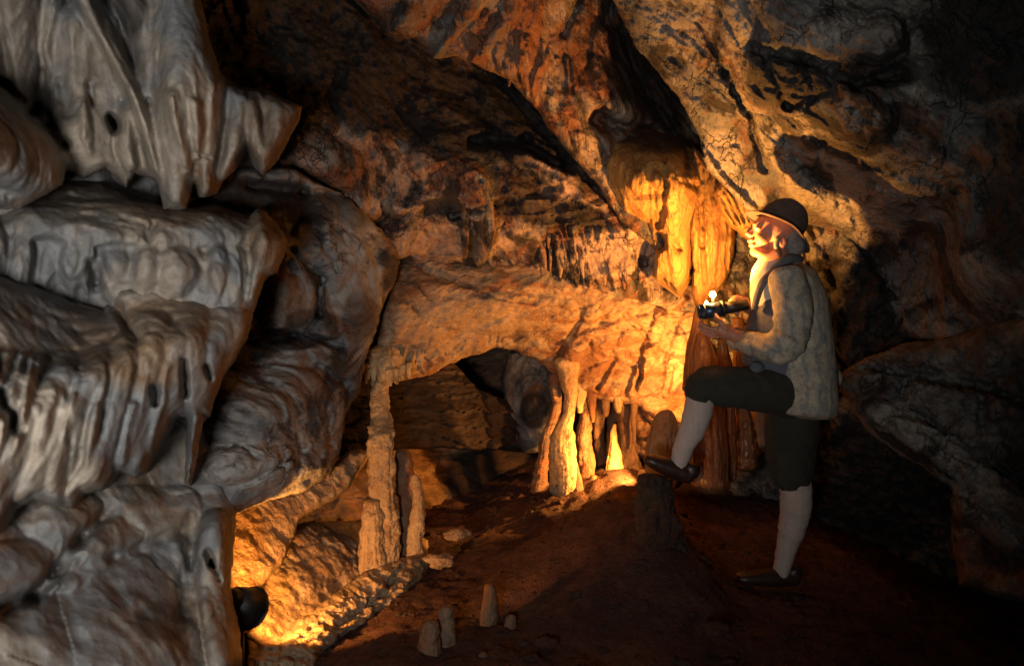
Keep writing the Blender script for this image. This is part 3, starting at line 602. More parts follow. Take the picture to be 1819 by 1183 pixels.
# ================================================================ columns, stalagmites, stalactites
def spel(name, path, mat, knob=0.17, rib=0.09, seed=1, flat=0.9, parent=None, foot=True, seg=None, kf=1.0, masks=None):
    """speleothem: a closed tube along points (px, py, radius px, depth), lumpy and ribbed like dripstone"""
    C = [P(p[0], p[1], p[3]) for p in path]; Rr = [p[2]*p[3]/F for p in path]
    C = np.array([tuple(c) for c in C]); Rr = np.array(Rr)
    L = np.concatenate([[0], np.cumsum(np.linalg.norm(np.diff(C, axis=0), axis=1))])
    step = 0.008; n = max(12, int(L[-1]/step)); t = np.linspace(0, L[-1], n)
    def sm(a):
        v = np.interp(t, L, a); k = max(1, n//(len(path)*5)); ker = np.ones(2*k+1)/(2*k+1)
        return np.convolve(np.pad(v, k, mode='edge'), ker, 'valid')
    cx, cy, cz, r = sm(C[:, 0]), sm(C[:, 1]), sm(C[:, 2]), sm(Rr)
    seg = seg or int(np.clip(2*np.pi*Rr.max()/0.007, 24, 120))
    th = np.linspace(0, 2*np.pi, seg, endpoint=False)
    T, TH = np.meshgrid(t, th, indexing='ij')
    # round off both ends
    e = np.minimum(t, L[-1]-t); cap = np.sqrt(np.clip(1-(1-np.clip(e/np.maximum(r*0.7, 1e-4), 0, 1))**2, 0.0, 1))
    RR = (r*cap)[:, None]*np.ones_like(TH)
    ux, uy = np.cos(TH), np.sin(TH)*flat
    sx = cx[:, None]+ux*RR; sy = cy[:, None]+uy*RR; sz = cz[:, None]+0*RR
    s = seed*5.3
    q = knob*fbm(sx*9*kf+s, sy*9*kf, sz*9*kf, 4, 'billow')*1.6+knob*0.7*fbm(sx*4*kf+s, sy*4*kf+9, sz*7*kf, 2)
    q = q+rib*fbm(ux*3+s, uy*3, sz*1.6, 3, 'billow')*1.5+knob*0.2*fbm(sx*2+s, sy*2, sz*26, 2)
    q = q+knob*0.25*fbm(sx*40, sy*40, sz*40, 3)
    q = q+0.12*fbm(T*7+s, 0*T+s, 0*T, 3)
    RR = RR*(1+q)
    wx = 0.012*fbm(T*5+s, 0*T+3, 0*T, 3)
    V = np.stack([cx[:, None]+wx+ux*RR, cy[:, None]+uy*RR, cz[:, None]+0*RR+RR*0.25*fbm(sx*12, sy*12, sz*2+s, 2)], -1).reshape(-1, 3)
    I = np.arange(n*seg).reshape(n, seg); J = np.roll(I, -1, axis=1)
    up = C[-1, 2] > C[0, 2]
    a, b, c, d = I[:-1].ravel(), J[:-1].ravel(), J[1:].ravel(), I[1:].ravel()
    Fq = np.stack([a, b, c, d] if up else [d, c, b, a], -1)
    mk = np.tile([0., 0, 0, 1], (len(V), 1))
    return mesh_np(name, V, Fq, mat, parent, mk)

# --- the tall column under the left end of the arch
e = empty('column', P(672, 1030, 3.85)); tag(e, 'tall slender yellow column joining the ramp of rock to the fringed left end of the arch', 'column')
c = spel('shaft', [(676,668,18,4.32),(675,700,17,4.25),(677,745,18,4.15),(679,765,25,4.05),(677,800,24,4.0),(678,818,22,4.0),(678,828,27,4.0),(678,870,26,3.97),(680,890,24,3.96),(683,905,29,3.95),(681,950,28,3.93),(682,985,28,3.92),(684,1030,30,3.9)], M['column'], 0.22, 0.08, 1, kf=1.3)
adopt(c, e)
c = spel('side_stalagmite', [(664,1040,26,3.84),(662,1000,24,3.84),(660,950,21,3.86),(659,915,19,3.88),(658,885,12,3.9)], M['column'], 0.2, 0.1, 2, kf=1.3); adopt(c, e)
c = spel('fringed_cap', [(687,612,26,4.36),(680,628,33,4.33),(680,650,36,4.30),(682,668,32,4.3),(682,680,8,4.3)], M['column'], 0.2, 0.2, 3); adopt(c, e)
for i, (x, y0, y1, w) in enumerate([(652,655,684,4),(664,660,680,5),(694,664,688,5),(704,660,684,6),(716,655,678,5),(690,664,682,4),(655,664,676,4),(727,652,674,4)]):
    s = spel('stalactite', [(x,y0-10,w+3,4.20),(x,y0,w+1,4.20),(x-1,(y0+y1)/2,w,4.2),(x-1,y1,w*0.5,4.2)], M['column'], 0.1, 0.03, 40+i); adopt(s, e)
o = spel('stalagmite', [(722,1030,26,4.1),(722,960,22,4.1),(722,900,20,4.12),(719,850,19,4.15),(716,815,17,4.15),(713,795,9,4.15)], M['darkcol'], 0.07, 0.05, 5)
tag(o, 'dark shaded stalagmite standing between the tall column and the thin lit stalagmite', 'stalagmite')
o = spel('stalagmite', [(739,1010,17,3.98),(737,960,16,4.0),(740,925,15,4.0),(742,890,11,4.0),(738,860,10,4.0),(737,842,6,4.0)], M['column'], 0.22, 0.06, 6, kf=1.5)
tag(o, 'thin knobbly lit stalagmite at the right end of the ramp of rock', 'stalagmite')

# --- ramp of crumbly rock
o = layer('rock_ramp', [(430,1190),(462,1140),(500,1128),(560,1075),(610,1040),(650,1012),(700,992),(728,982),(758,975),(764,1000),(748,1040),(735,1060),(700,1085),(640,1115),(580,1155),(540,1240),(420,1260)],
    [(470,1150,2.95),(560,1090,3.25),(650,1030,3.6),(740,985,3.9),(745,1040,3.75),(640,1090,3.35),(560,1150,3.0),(520,1220,2.75)],
    M['ramp'], R=26, rd=0.22, back=0.45, res=2.2, seed=51, jag=5, grooves=[([(690,1040),(712,1005)],4,0.06),([(600,1110),(690,1050)],6,0.06)],
    terms=[('vor',14,0.05,35,1.5,3,1),('vor',34,0.02,0,1,3,4),('warp',8,0.05,35,2,4,2)], masks=[(2,(600,1060,140,40,-35),0.7)])
tag(o, 'crumbly ramp of pale rock lit along its left side below the tall column', 'rock')

# --- glowing drapery
D0 = 4.05
e = empty('drapery', P(1200, 540, D0)); tag(e, 'glowing yellow drapery of ribbed calcite hanging to a point above the arch', 'drapery')
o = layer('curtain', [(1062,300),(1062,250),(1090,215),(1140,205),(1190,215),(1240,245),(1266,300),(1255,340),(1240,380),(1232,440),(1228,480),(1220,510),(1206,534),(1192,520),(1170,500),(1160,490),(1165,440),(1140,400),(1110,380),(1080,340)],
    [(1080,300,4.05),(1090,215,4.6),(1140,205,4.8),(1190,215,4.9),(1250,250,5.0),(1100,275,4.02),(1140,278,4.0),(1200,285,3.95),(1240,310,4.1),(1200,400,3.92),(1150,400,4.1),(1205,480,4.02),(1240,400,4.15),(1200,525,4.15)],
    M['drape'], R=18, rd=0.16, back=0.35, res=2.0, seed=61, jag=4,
    ridges=flutes(1095,1250,lambda x:285,lambda x:420+(x-1095)*0.3,15,7,0.045,0.1,seed=62)+flutes(1165,1235,lambda x:400,lambda x:510,7,7,0.04,0.0,seed=63)+
           [([(1120,280,26),(1125,330,30),(1140,380,20)],0.08),([(1190,270,26),(1195,330,34),(1200,400,30),(1205,460,26),(1206,520,14)],0.10),([(1160,270,18),(1165,320,20)],0.07)],
    grooves=[([(1170,420),(1174,438)],7,0.16),([(1202,430),(1206,444)],5,0.10),([(1235,330),(1260,345)],8,0.08),([(1178,262),(1182,330),(1172,400)],5,0.08),([(1128,262),(1134,300)],5,0.06),([(1218,262),(1222,330)],4,0.06)],
    terms=[('ridge',14,0.018,88,5,3,3),('fbm',5,0.03,80,2.5,4,5),('fbm',20,0.008,90,3,3,2)],
    masks=[(0,(1165,210,130,62),1.0),(0,(1172,430,8,12),0.9),(0,(1150,352,30,5,-8),0.7),(0,(1222,300,8,30),0.6),(1,(1250,330,30,40),0.6)]); adopt(o, e)  # dark masks paint shade over the upper cap and in the hole
o = layer('side_curtain', [(1232,260),(1270,290),(1292,330),(1300,370),(1308,420),(1304,450),(1298,480),(1284,510),(1262,535),(1248,548),(1236,545),(1228,520),(1232,470),(1224,420),(1228,340)],
    [(1250,300,4.15),(1250,420,4.02),(1290,420,4.12),(1260,520,4.08)],
    M['drape'], R=20, rd=0.16, back=0.4, res=2.0, seed=65, jag=2,
    ridges=flutes(1232,1302,lambda x:320,lambda x:520-(x-1232)*0.5,9,6,0.045,0.0,seed=66), grooves=[([(1244,360),(1246,440),(1252,500)],4,0.07)],
    terms=[('ridge',16,0.02,90,6,3,3),('fbm',6,0.02,88,3,4,5)], masks=[(0,(1280,350,24,20),0.8),(0,(1290,420,14,10),0.5),(1,(1270,300,30,40),0.5)]); adopt(o, e)
o = layer('ledge_fringe', [(1278,318),(1300,312),(1326,326),(1346,350),(1356,385),(1352,418),(1334,428),(1316,420),(1300,404),(1284,388),(1270,366),(1268,338)],
    [(1285,335,3.98),(1345,415,3.93),(1340,350,4.02),(1280,380,4.02)], M['drape'], R=14, rd=0.12, back=0.4, res=1.8, seed=67, jag=4,
    ridges=[([(1276+k*9,352-k*5,4.5),(1290+k*9,378-k*4,5.5),(1304+k*8,404-k*3,4)],0.05) for k in range(8)],
    terms=[('fbm',7,0.05,-45,2,4,1),('ridge',18,0.02,-55,3,3,2)], masks=[(0,(1300,340,18,8,40),0.8),(1,(1330,360,20,20),0.6)])
tag(o, 'small fluted yellow ledge of calcite in front of the brim of the hat', 'flowstone')
e = empty('fringe_row', P(1080, 500, 4.3)); tag(e, 'long row of small golden stalactites fringing the vault just left of the drapery', 'stalactites')
rr_ = random.Random(5)
for i in range(38):
    x = 965+i*5.6+rr_.uniform(-6, 6); y0 = 420+(x-975)*0.2+rr_.uniform(-34, 26); y1 = y0+rr_.uniform(18, 62); w = rr_.uniform(2.2, 5.5); dd = 4.30+0.05*rr_.random()
    adopt(spel('stalactite', [(x-5,y0-16,w*1.6,dd+0.06),(x-2,y0,w*1.3,dd),(x,(y0+y1)/2,w,dd-0.01),(x+rr_.uniform(-2,4),y1,w*0.35,dd-0.01)], M['arch'], 0.2, 0.1, 150+i), e)
# thin stalactites on the vault
e = empty('stalactite_row', P(850, 380, 4.0)); tag(e, 'pair of thin rusty stalactites clinging to the vault left of the drapery', 'stalactites')
for i, pth in enumerate([[(852,330,13,4.05),(850,390,12,4.02),(856,430,8,4.0),(858,468,4,4.0)],[(832,340,10,4.05),(826,400,9,4.02),(824,440,6,4.0),(826,462,3,4.0)],[(866,350,10,4.05),(872,410,8,4.0),(868,450,4,4.0)]]):
    adopt(spel('stalactite', pth, M['ceiling'], 0.12, 0.05, 70+i), e)
spk = [(903,120,156,5),(928,100,134,4),(943,95,128,4),(955,100,150,5),(968,95,140,4),(915,60,110,6)]
for i, (x, a, b, w) in enumerate(spk):
    o = spel('stalactite', [(x+3,a-26,w+3,3.80),(x+2,a,w+1,3.78),(x+1,(a+b)/2,w,3.77),(x,b,w*0.4,3.76)], M['ceiling'], 0.1, 0.04, 80+i)
    tag(o, ['needle stalactite at the very edge of the ceiling above the dark cleft','short second needle stalactite on the ceiling just right of the edge one','third needle stalactite, between short and long ones on the ceiling',
            'longest needle of the right hand group on the ceiling','rightmost thin needle stalactite of the ceiling row','stubby stalactite higher up behind the ceiling needles'][i], 'stalactite', 'needle stalactites on the ceiling')

# --- middle group of stalagmites and columns
def col(name, path, m, label, cat, seed, **k):
    o = spel(name, path, M[m], seed=seed, **k); return tag(o, label, cat)
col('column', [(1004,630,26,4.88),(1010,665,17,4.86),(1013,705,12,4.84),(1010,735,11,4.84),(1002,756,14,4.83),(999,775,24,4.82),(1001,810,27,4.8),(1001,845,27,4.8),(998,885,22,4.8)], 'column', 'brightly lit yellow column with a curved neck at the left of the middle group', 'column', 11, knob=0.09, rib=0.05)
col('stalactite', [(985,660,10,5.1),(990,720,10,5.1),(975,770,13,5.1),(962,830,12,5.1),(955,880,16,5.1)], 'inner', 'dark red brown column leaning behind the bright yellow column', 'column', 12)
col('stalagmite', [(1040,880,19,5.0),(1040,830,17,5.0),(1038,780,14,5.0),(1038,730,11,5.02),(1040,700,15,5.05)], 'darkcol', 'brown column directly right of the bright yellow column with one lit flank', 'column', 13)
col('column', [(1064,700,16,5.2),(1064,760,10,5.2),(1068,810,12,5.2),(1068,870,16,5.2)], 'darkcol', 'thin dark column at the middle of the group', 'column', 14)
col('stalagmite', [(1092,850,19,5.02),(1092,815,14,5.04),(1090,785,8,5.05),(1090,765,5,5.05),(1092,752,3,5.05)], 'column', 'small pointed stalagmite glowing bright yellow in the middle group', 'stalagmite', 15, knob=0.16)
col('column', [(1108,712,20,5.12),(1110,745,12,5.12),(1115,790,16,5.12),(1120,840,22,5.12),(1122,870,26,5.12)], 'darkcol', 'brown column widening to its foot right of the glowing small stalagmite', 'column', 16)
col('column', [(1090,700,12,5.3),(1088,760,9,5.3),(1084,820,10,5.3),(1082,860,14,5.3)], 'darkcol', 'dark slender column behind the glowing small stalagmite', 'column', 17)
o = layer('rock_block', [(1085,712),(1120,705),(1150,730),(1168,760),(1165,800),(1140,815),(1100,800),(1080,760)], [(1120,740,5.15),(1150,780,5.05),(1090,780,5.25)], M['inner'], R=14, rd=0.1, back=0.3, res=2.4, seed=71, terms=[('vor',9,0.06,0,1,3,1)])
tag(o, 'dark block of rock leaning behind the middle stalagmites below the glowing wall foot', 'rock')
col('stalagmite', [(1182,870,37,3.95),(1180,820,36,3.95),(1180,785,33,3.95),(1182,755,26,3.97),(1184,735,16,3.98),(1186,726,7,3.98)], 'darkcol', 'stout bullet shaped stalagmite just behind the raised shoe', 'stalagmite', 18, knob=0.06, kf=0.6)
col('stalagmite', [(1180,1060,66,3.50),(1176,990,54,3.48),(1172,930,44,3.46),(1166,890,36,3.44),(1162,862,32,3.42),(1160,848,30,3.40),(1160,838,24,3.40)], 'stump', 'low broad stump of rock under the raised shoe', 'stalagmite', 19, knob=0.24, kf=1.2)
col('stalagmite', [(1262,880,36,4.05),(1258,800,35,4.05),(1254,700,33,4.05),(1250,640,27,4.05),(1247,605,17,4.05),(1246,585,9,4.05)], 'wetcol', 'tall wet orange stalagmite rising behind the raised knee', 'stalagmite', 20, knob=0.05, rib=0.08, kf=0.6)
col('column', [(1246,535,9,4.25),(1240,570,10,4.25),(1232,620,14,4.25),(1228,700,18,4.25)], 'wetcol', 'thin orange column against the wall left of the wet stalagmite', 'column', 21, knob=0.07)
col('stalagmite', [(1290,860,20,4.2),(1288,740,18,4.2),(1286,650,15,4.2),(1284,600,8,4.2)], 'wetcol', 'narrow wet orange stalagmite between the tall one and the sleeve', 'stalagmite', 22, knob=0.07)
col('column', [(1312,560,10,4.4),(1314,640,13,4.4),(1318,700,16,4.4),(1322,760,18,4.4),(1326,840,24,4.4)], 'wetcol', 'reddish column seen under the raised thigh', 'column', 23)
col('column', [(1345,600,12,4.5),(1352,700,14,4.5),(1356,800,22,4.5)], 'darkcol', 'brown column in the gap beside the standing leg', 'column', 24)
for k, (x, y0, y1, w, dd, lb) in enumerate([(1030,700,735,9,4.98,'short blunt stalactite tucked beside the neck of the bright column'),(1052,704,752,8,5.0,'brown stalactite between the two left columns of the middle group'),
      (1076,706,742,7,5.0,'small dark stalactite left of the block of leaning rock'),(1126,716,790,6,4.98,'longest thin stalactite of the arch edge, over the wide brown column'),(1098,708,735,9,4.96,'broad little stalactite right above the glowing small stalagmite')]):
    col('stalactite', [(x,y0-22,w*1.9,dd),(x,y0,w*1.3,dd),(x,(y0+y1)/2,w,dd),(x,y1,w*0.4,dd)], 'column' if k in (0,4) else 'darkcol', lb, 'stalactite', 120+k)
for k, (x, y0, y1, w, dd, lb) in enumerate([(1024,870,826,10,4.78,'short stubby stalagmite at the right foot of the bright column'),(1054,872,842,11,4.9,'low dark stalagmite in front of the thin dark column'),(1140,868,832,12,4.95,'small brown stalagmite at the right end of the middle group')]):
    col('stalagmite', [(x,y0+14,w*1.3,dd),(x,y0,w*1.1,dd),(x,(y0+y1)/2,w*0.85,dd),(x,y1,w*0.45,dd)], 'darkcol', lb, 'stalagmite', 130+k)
# backing of pale wall under the thigh
struct(layer('back_wall_foot', [(1120,690),(1200,640),(1300,600),(1420,600),(1430,780),(1390,800),(1330,785),(1250,790),(1190,775),(1150,745)], [(1160,720,4.98),(1300,700,5.0),(1400,700,5.0)], M['arch'], R=14, rd=0.08, back=0.3, res=2.6, seed=72,
    terms=[('fbm',7,0.05,0,1,4,1),('vor',20,0.02,0,1,3,1)]))

# --- little stalagmites on the near floor
small = [((764,1190,2.95),92,25,'pale stubby stalagmite with an orange lit tip, left of the near pair'),((792,1172,3.02),100,22,'taller rounded stalagmite with an orange tip, right of the near pair'),
         ((869,1112,3.2),78,17,'knobbly dim stalagmite standing alone further back on the dark floor'),((856,1195,2.9),40,13,'small dim stalagmite nearest the bottom edge of the picture'),
         ((905,1112,3.15),22,13,'little round dim stalagmite beside the lone knobbly one')]
for i, ((px, py, d), h, w, lb) in enumerate(small):
    o = spel('stalagmite', [(px,py+10,w*1.1,d),(px,py,w,d),(px,py-h*0.5,w*0.9,d),(px,py-h*0.85,w*0.7,d),(px+1,py-h,w*0.5,d)], M['darkcol'], 0.2, 0.06, 90+i, kf=1.4)
    tag(o, lb, 'stalagmite', 'small stalagmites on the near floor')
stones = [(812,950,22,3.9,'flat lit stone lying right of the thin knobbly stalagmite'),(780,995,26,3.7,'flat brown stone just right of the foot of the ramp'),(970,1140,20,2.95,'pale dim stone low on the dark floor in front of the person'),
          (945,1168,12,2.85,'small pale pebble nearest the bottom edge'),(1270,1118,26,2.9,'flat pale patch of stone on the floor below the standing shoe'),(995,862,9,4.75,'round dark stone at the foot of the bright yellow column')]
for i, (px, py, w, d, lb) in enumerate(stones):
    c = P(px, py, d); r = w*d/F
    th = np.linspace(0, 2*np.pi, 36, endpoint=False); ph = np.linspace(-1.55, 1.55, 20)
    PH, TH = np.meshgrid(ph, th, indexing='ij')
    q = 1+0.7*fbm(np.cos(TH)*np.cos(PH)*1.3+i*3, np.sin(TH)*np.cos(PH)*1.3, np.sin(PH)*1.3, 4)
    V = np.stack([c.x+r*np.cos(PH)*np.cos(TH)*q, d+r*0.8*np.cos(PH)*np.sin(TH)*q, c.z+r*0.42*np.sin(PH)*q], -1).reshape(-1, 3)
    I = np.arange(20*36).reshape(20, 36); J = np.roll(I, -1, axis=1)
    o = mesh_np('stone', V, np.stack([I[:-1].ravel(), J[:-1].ravel(), J[1:].ravel(), I[1:].ravel()], -1), M['ramp' if i < 2 else 'darkcol' if i == 5 else 'stump'], None, np.tile([0., 0, 0, 1], (len(V), 1)))
    tag(o, lb, 'stone')

# --- floodlight standing by the foreground wall
M['blackmetal'] = plain_mat('black_metal', (0.006,0.006,0.006), (0.012,0.011,0.01), 20, 0.5, 0.1)
def bm_obj(name, bm, mat, parent=None, smooth=True):
    me = bpy.data.meshes.new(name); bm.to_mesh(me); bm.free()
    for p in me.polygons: p.use_smooth = smooth
    me.materials.append(mat); o = bpy.data.objects.new(name, me); COL.objects.link(o)
    if parent is not None: adopt(o, parent)
    return o
def cone(bm, a, b, r1, r2, seg=24, caps=True):
    a = Vector(a); b = Vector(b); q = (b-a).to_track_quat('Z', 'Y').to_matrix().to_4x4()
    bmesh.ops.create_cone(bm, cap_ends=caps, segments=seg, radius1=r1, radius2=r2, depth=(b-a).length, matrix=Matrix.Translation((a+b)/2) @ q)
fb = P(428, 1150, 2.72)
e = empty('floodlight', fb); tag(e, 'black floodlight housing half hidden behind the corner of the foreground wall', 'floodlight')
a = P(412, 1068, 2.72); b = P(444, 1080, 2.80)
bm = bmesh.new(); cone(bm, a, b, 0.052, 0.075, 8); cone(bm, a-(b-a)*0.35, a, 0.03, 0.052, 8); bmesh.ops.bevel(bm, geom=bm.edges[:], offset=0.004, segments=2, affect='EDGES'); bm_obj('housing', bm, M['blackmetal'], e)
bm = bmesh.new(); cone(bm, P(426,1080,2.74), P(428,1240,2.74), 0.012, 0.014); cone(bm, P(428,1236,2.74), P(428,1250,2.74), 0.06, 0.07); bm_obj('stand', bm, M['blackmetal'], e)
bm = bmesh.new(); cone(bm, b, b+(b-a)*0.12, 0.078, 0.072, 16); bm_obj('lens_ring', bm, plain_mat('ring_metal', (0.2,0.2,0.2), None, 20, 0.35, 0.05, metal=1), e)
# ================================================================ the person
PD = 3.5
HY = 0.10     # how far the lamp and hands sit towards the body's middle
def W(px, py, dy=0.0): return P(px, py, PD+dy)
def R_(px): return px*PD/F
def sph(bm, c, r, sc=(1,1,1), rot=None, seg=24):
    m = Matrix.Translation(c)
    if rot is not None: m = m @ Matrix.Rotation(math.radians(rot), 4, 'Y')
    m = m @ Matrix.Diagonal((*sc, 1))
    bmesh.ops.create_uvsphere(bm, u_segments=seg, v_segments=seg//2, radius=r, matrix=m)
def loft(bm, path, flat=1.0, seg=28):
    """closed tube through (point, radius[, flat]) with hemispherical ends; flat squeezes it along world Y"""
    pts_ = [Vector(p[0]) for p in path]; rr = [p[1] for p in path]; ff = [p[2] if len(p) > 2 else flat for p in path]
    # densify with Catmull-Rom
    dens = []
    n = len(pts_)
    for i in range(n-1):
        p0 = pts_[max(0, i-1)]; p1 = pts_[i]; p2 = pts_[i+1]; p3 = pts_[min(n-1, i+2)]
        k = 6
        for j in range(k):
            t = j/k
            q = 0.5*((2*p1)+(p2-p0)*t+(2*p0-5*p1+4*p2-p3)*t*t+(-p0+3*p1-3*p2+p3)*t**3)
            s = t*t*(3-2*t)
            dens.append((q, rr[i]+(rr[i+1]-rr[i])*s, ff[i]+(ff[i+1]-ff[i])*s))
    dens.append((pts_[-1], rr[-1], ff[-1]))
    # caps
    def capring(a, b, sgn):
        d = (b[0]-a[0]).normalized() if (b[0]-a[0]).length > 1e-6 else Vector((0,0,1)); out = []
        for t in (0.98, 0.85, 0.6, 0.3):
            ang = t*math.pi/2
            out.append((a[0]-d*min(a[1]*0.55, 0.035)*math.sin(ang), a[1]*math.cos(ang), a[2]))
        return out
    head = capring(dens[0], dens[1], 1); tail = capring(dens[-1], dens[-2], 1)[::-1]
    dens = head+dens+tail
    rings = []
    prev = None
    for i, (c, r, f) in enumerate(dens):
        a = dens[max(0, i-1)][0]; b = dens[min(len(dens)-1, i+1)][0]; t = (b-a).normalized()
        y = Vector((0,1,0)); u = y.cross(t)
        if u.length < 0.15: u = prev if prev is not None else Vector((1,0,0))
        u = (u-t*u.dot(t)).normalized(); v = t.cross(u).normalized()
        if prev is not None and u.dot(prev) < 0: u = -u; v = -v
        prev = u
        rings.append([bm.verts.new(c+u*r*math.cos(2*math.pi*k/seg)+v*r*f*math.sin(2*math.pi*k/seg)) for k in range(seg)])
    for A, B in zip(rings[:-1], rings[1:]):
        for k in range(seg):
            try: bm.faces.new((A[k], A[(k+1) % seg], B[(k+1) % seg], B[k]))
            except ValueError: pass
    bm.faces.new(rings[0][::-1]); bm.faces.new(rings[-1])
def fuse(name, bm, mat, parent, vox=0.007, smooth=6, fold=None, post=None):
    """merge overlapping shapes into one continuous skin, relax it, then add cloth folds"""
    bmesh.ops.recalc_face_normals(bm, faces=bm.faces[:])
    me = bpy.data.meshes.new(name+'_src'); bm.to_mesh(me); bm.free()
    t = bpy.data.objects.new('tmp', me); COL.objects.link(t)
    r = t.modifiers.new('r', 'REMESH'); r.mode = 'VOXEL'; r.voxel_size = vox; r.use_smooth_shade = True
    if smooth:
        s = t.modifiers.new('s', 'SMOOTH'); s.iterations = smooth; s.factor = 0.5
    bpy.context.view_layer.update()
    dg = bpy.context.evaluated_depsgraph_get()
    me2 = bpy.data.meshes.new_from_object(t.evaluated_get(dg)); me2.name = name
    bpy.data.objects.remove(t); bpy.data.meshes.remove(me)
    n = len(me2.vertices); V = np.empty(n*3, np.float32); me2.vertices.foreach_get('co', V); V = V.reshape(-1, 3).astype(float)
    Nn = np.empty(n*3, np.float32); me2.vertices.foreach_get('normal', Nn); Nn = Nn.reshape(-1, 3)
    if fold is not None:
        V = V+Nn*fold(V)[:, None]
    me2.vertices.foreach_set('co', V.astype(np.float32).ravel()); me2.update()
    me2.materials.clear(); me2.materials.append(mat)
    for p in me2.polygons: p.use_smooth = True
    o = bpy.data.objects.new(name, me2); COL.objects.link(o)
    if parent is not None: adopt(o, parent)
    return o

# materials
M['skin'] = plain_mat('skin', (0.42,0.19,0.12), (0.36,0.15,0.09), 25, 0.5, 0.12, 200, subs=0.15)
def tweed(name, c0, c1, c2):
    m = plain_mat(name, c0, c1, 24, 0.95, 0.5, 160); nt = m.node_tree; N = nt.nodes; L = nt.links
    b = N['Principled BSDF']; src = b.inputs['Base Color'].links[0].from_socket
    tc = N.new('ShaderNodeTexCoord')
    col = src
    for (ax, sc) in ((0, 15), (2, 12)):
        sx = N.new('ShaderNodeSeparateXYZ'); L.new(tc.outputs['Object'], sx.inputs[0])
        nz = N.new('ShaderNodeTexNoise'); nz.inputs['Scale'].default_value = 7; L.new(tc.outputs['Object'], nz.inputs['Vector'])
        a = N.new('ShaderNodeMath'); a.operation = 'MULTIPLY_ADD'; a.inputs[1].default_value = 0.16; L.new(nz.outputs[0], a.inputs[0]); L.new(sx.outputs[ax], a.inputs[2])
        s = N.new('ShaderNodeMath'); s.operation = 'MULTIPLY'; s.inputs[1].default_value = sc*6.283; L.new(a.outputs[0], s.inputs[0])
        w = N.new('ShaderNodeMath'); w.operation = 'SINE'; L.new(s.outputs[0], w.inputs[0])
        r = N.new('ShaderNodeMapRange'); r.inputs['From Min'].default_value = 0.35; r.inputs['From Max'].default_value = 0.85; r.inputs['To Max'].default_value = 0.55 if ax == 0 else 0.22; L.new(w.outputs[0], r.inputs['Value'])
        mx = N.new('ShaderNodeMix'); mx.data_type = 'RGBA'; L.new(r.outputs[0], mx.inputs['Factor']); L.new(col, mx.inputs[6]); mx.inputs[7].default_value = (*c2, 1); col = mx.outputs[2]
    # dark flecks of the weave
    n = N.new('ShaderNodeTexNoise'); n.inputs['Scale'].default_value = 75; n.inputs['Detail'].default_value = 5; n.inputs['Roughness'].default_value = 0.8; L.new(tc.outputs['Object'], n.inputs['Vector'])
    r = N.new('ShaderNodeMapRange'); r.inputs['From Min'].default_value = 0.54; r.inputs['From Max'].default_value = 0.66; r.inputs['To Max'].default_value = 0.8; L.new(n.outputs[0], r.inputs['Value'])
    mx = N.new('ShaderNodeMix'); mx.data_type = 'RGBA'; L.new(r.outputs[0], mx.inputs['Factor']); L.new(col, mx.inputs[6]); mx.inputs[7].default_value = (0.035,0.033,0.035,1)
    L.new(mx.outputs[2], b.inputs['Base Color']); return m
M['tweed'] = tweed('tweed', (0.46,0.39,0.29), (0.28,0.24,0.19), (0.12,0.155,0.175))
M['shirt'] = plain_mat('shirt_cloth', (0.60,0.55,0.46), (0.50,0.46,0.38), 30, 0.85, 0.3, 150)
M['pull'] = plain_mat('pullover_wool', (0.10,0.105,0.125), (0.075,0.08,0.10), 40, 0.95, 0.5, 140)
M['breech'] = plain_mat('breeches_cloth', (0.028,0.026,0.018), (0.018,0.017,0.012), 30, 0.95, 0.4, 150)
M['sock'] = plain_mat('sock_wool', (0.44,0.35,0.31), (0.35,0.28,0.25), 20, 0.95, 0.6, 60, aniso=(5,5,0.6))
M['leather'] = plain_mat('shoe_leather', (0.035,0.014,0.008), (0.018,0.008,0.005), 25, 0.45, 0.2, 90)
M['felt'] = plain_mat('hat_felt', (0.085,0.055,0.045), (0.055,0.036,0.03), 30, 0.95, 0.5, 200)
M['band'] = plain_mat('hat_band', (0.008,0.006,0.006), None, 30, 0.8, 0.2)
M['hair'] = plain_mat('hair_grey', (0.26,0.24,0.22), (0.13,0.12,0.11), 60, 0.8, 0.8, 90, aniso=(1,1,3))
M['lampblue'] = plain_mat('lamp_metal', (0.05,0.09,0.15), (0.03,0.055,0.10), 14, 0.32, 0.15, 60, metal=0.6)

person = empty('person', W(1400, 1045, 0.03))
tag(person, 'person in tweed jacket, breeches and felt hat, one foot on a stump', 'person')

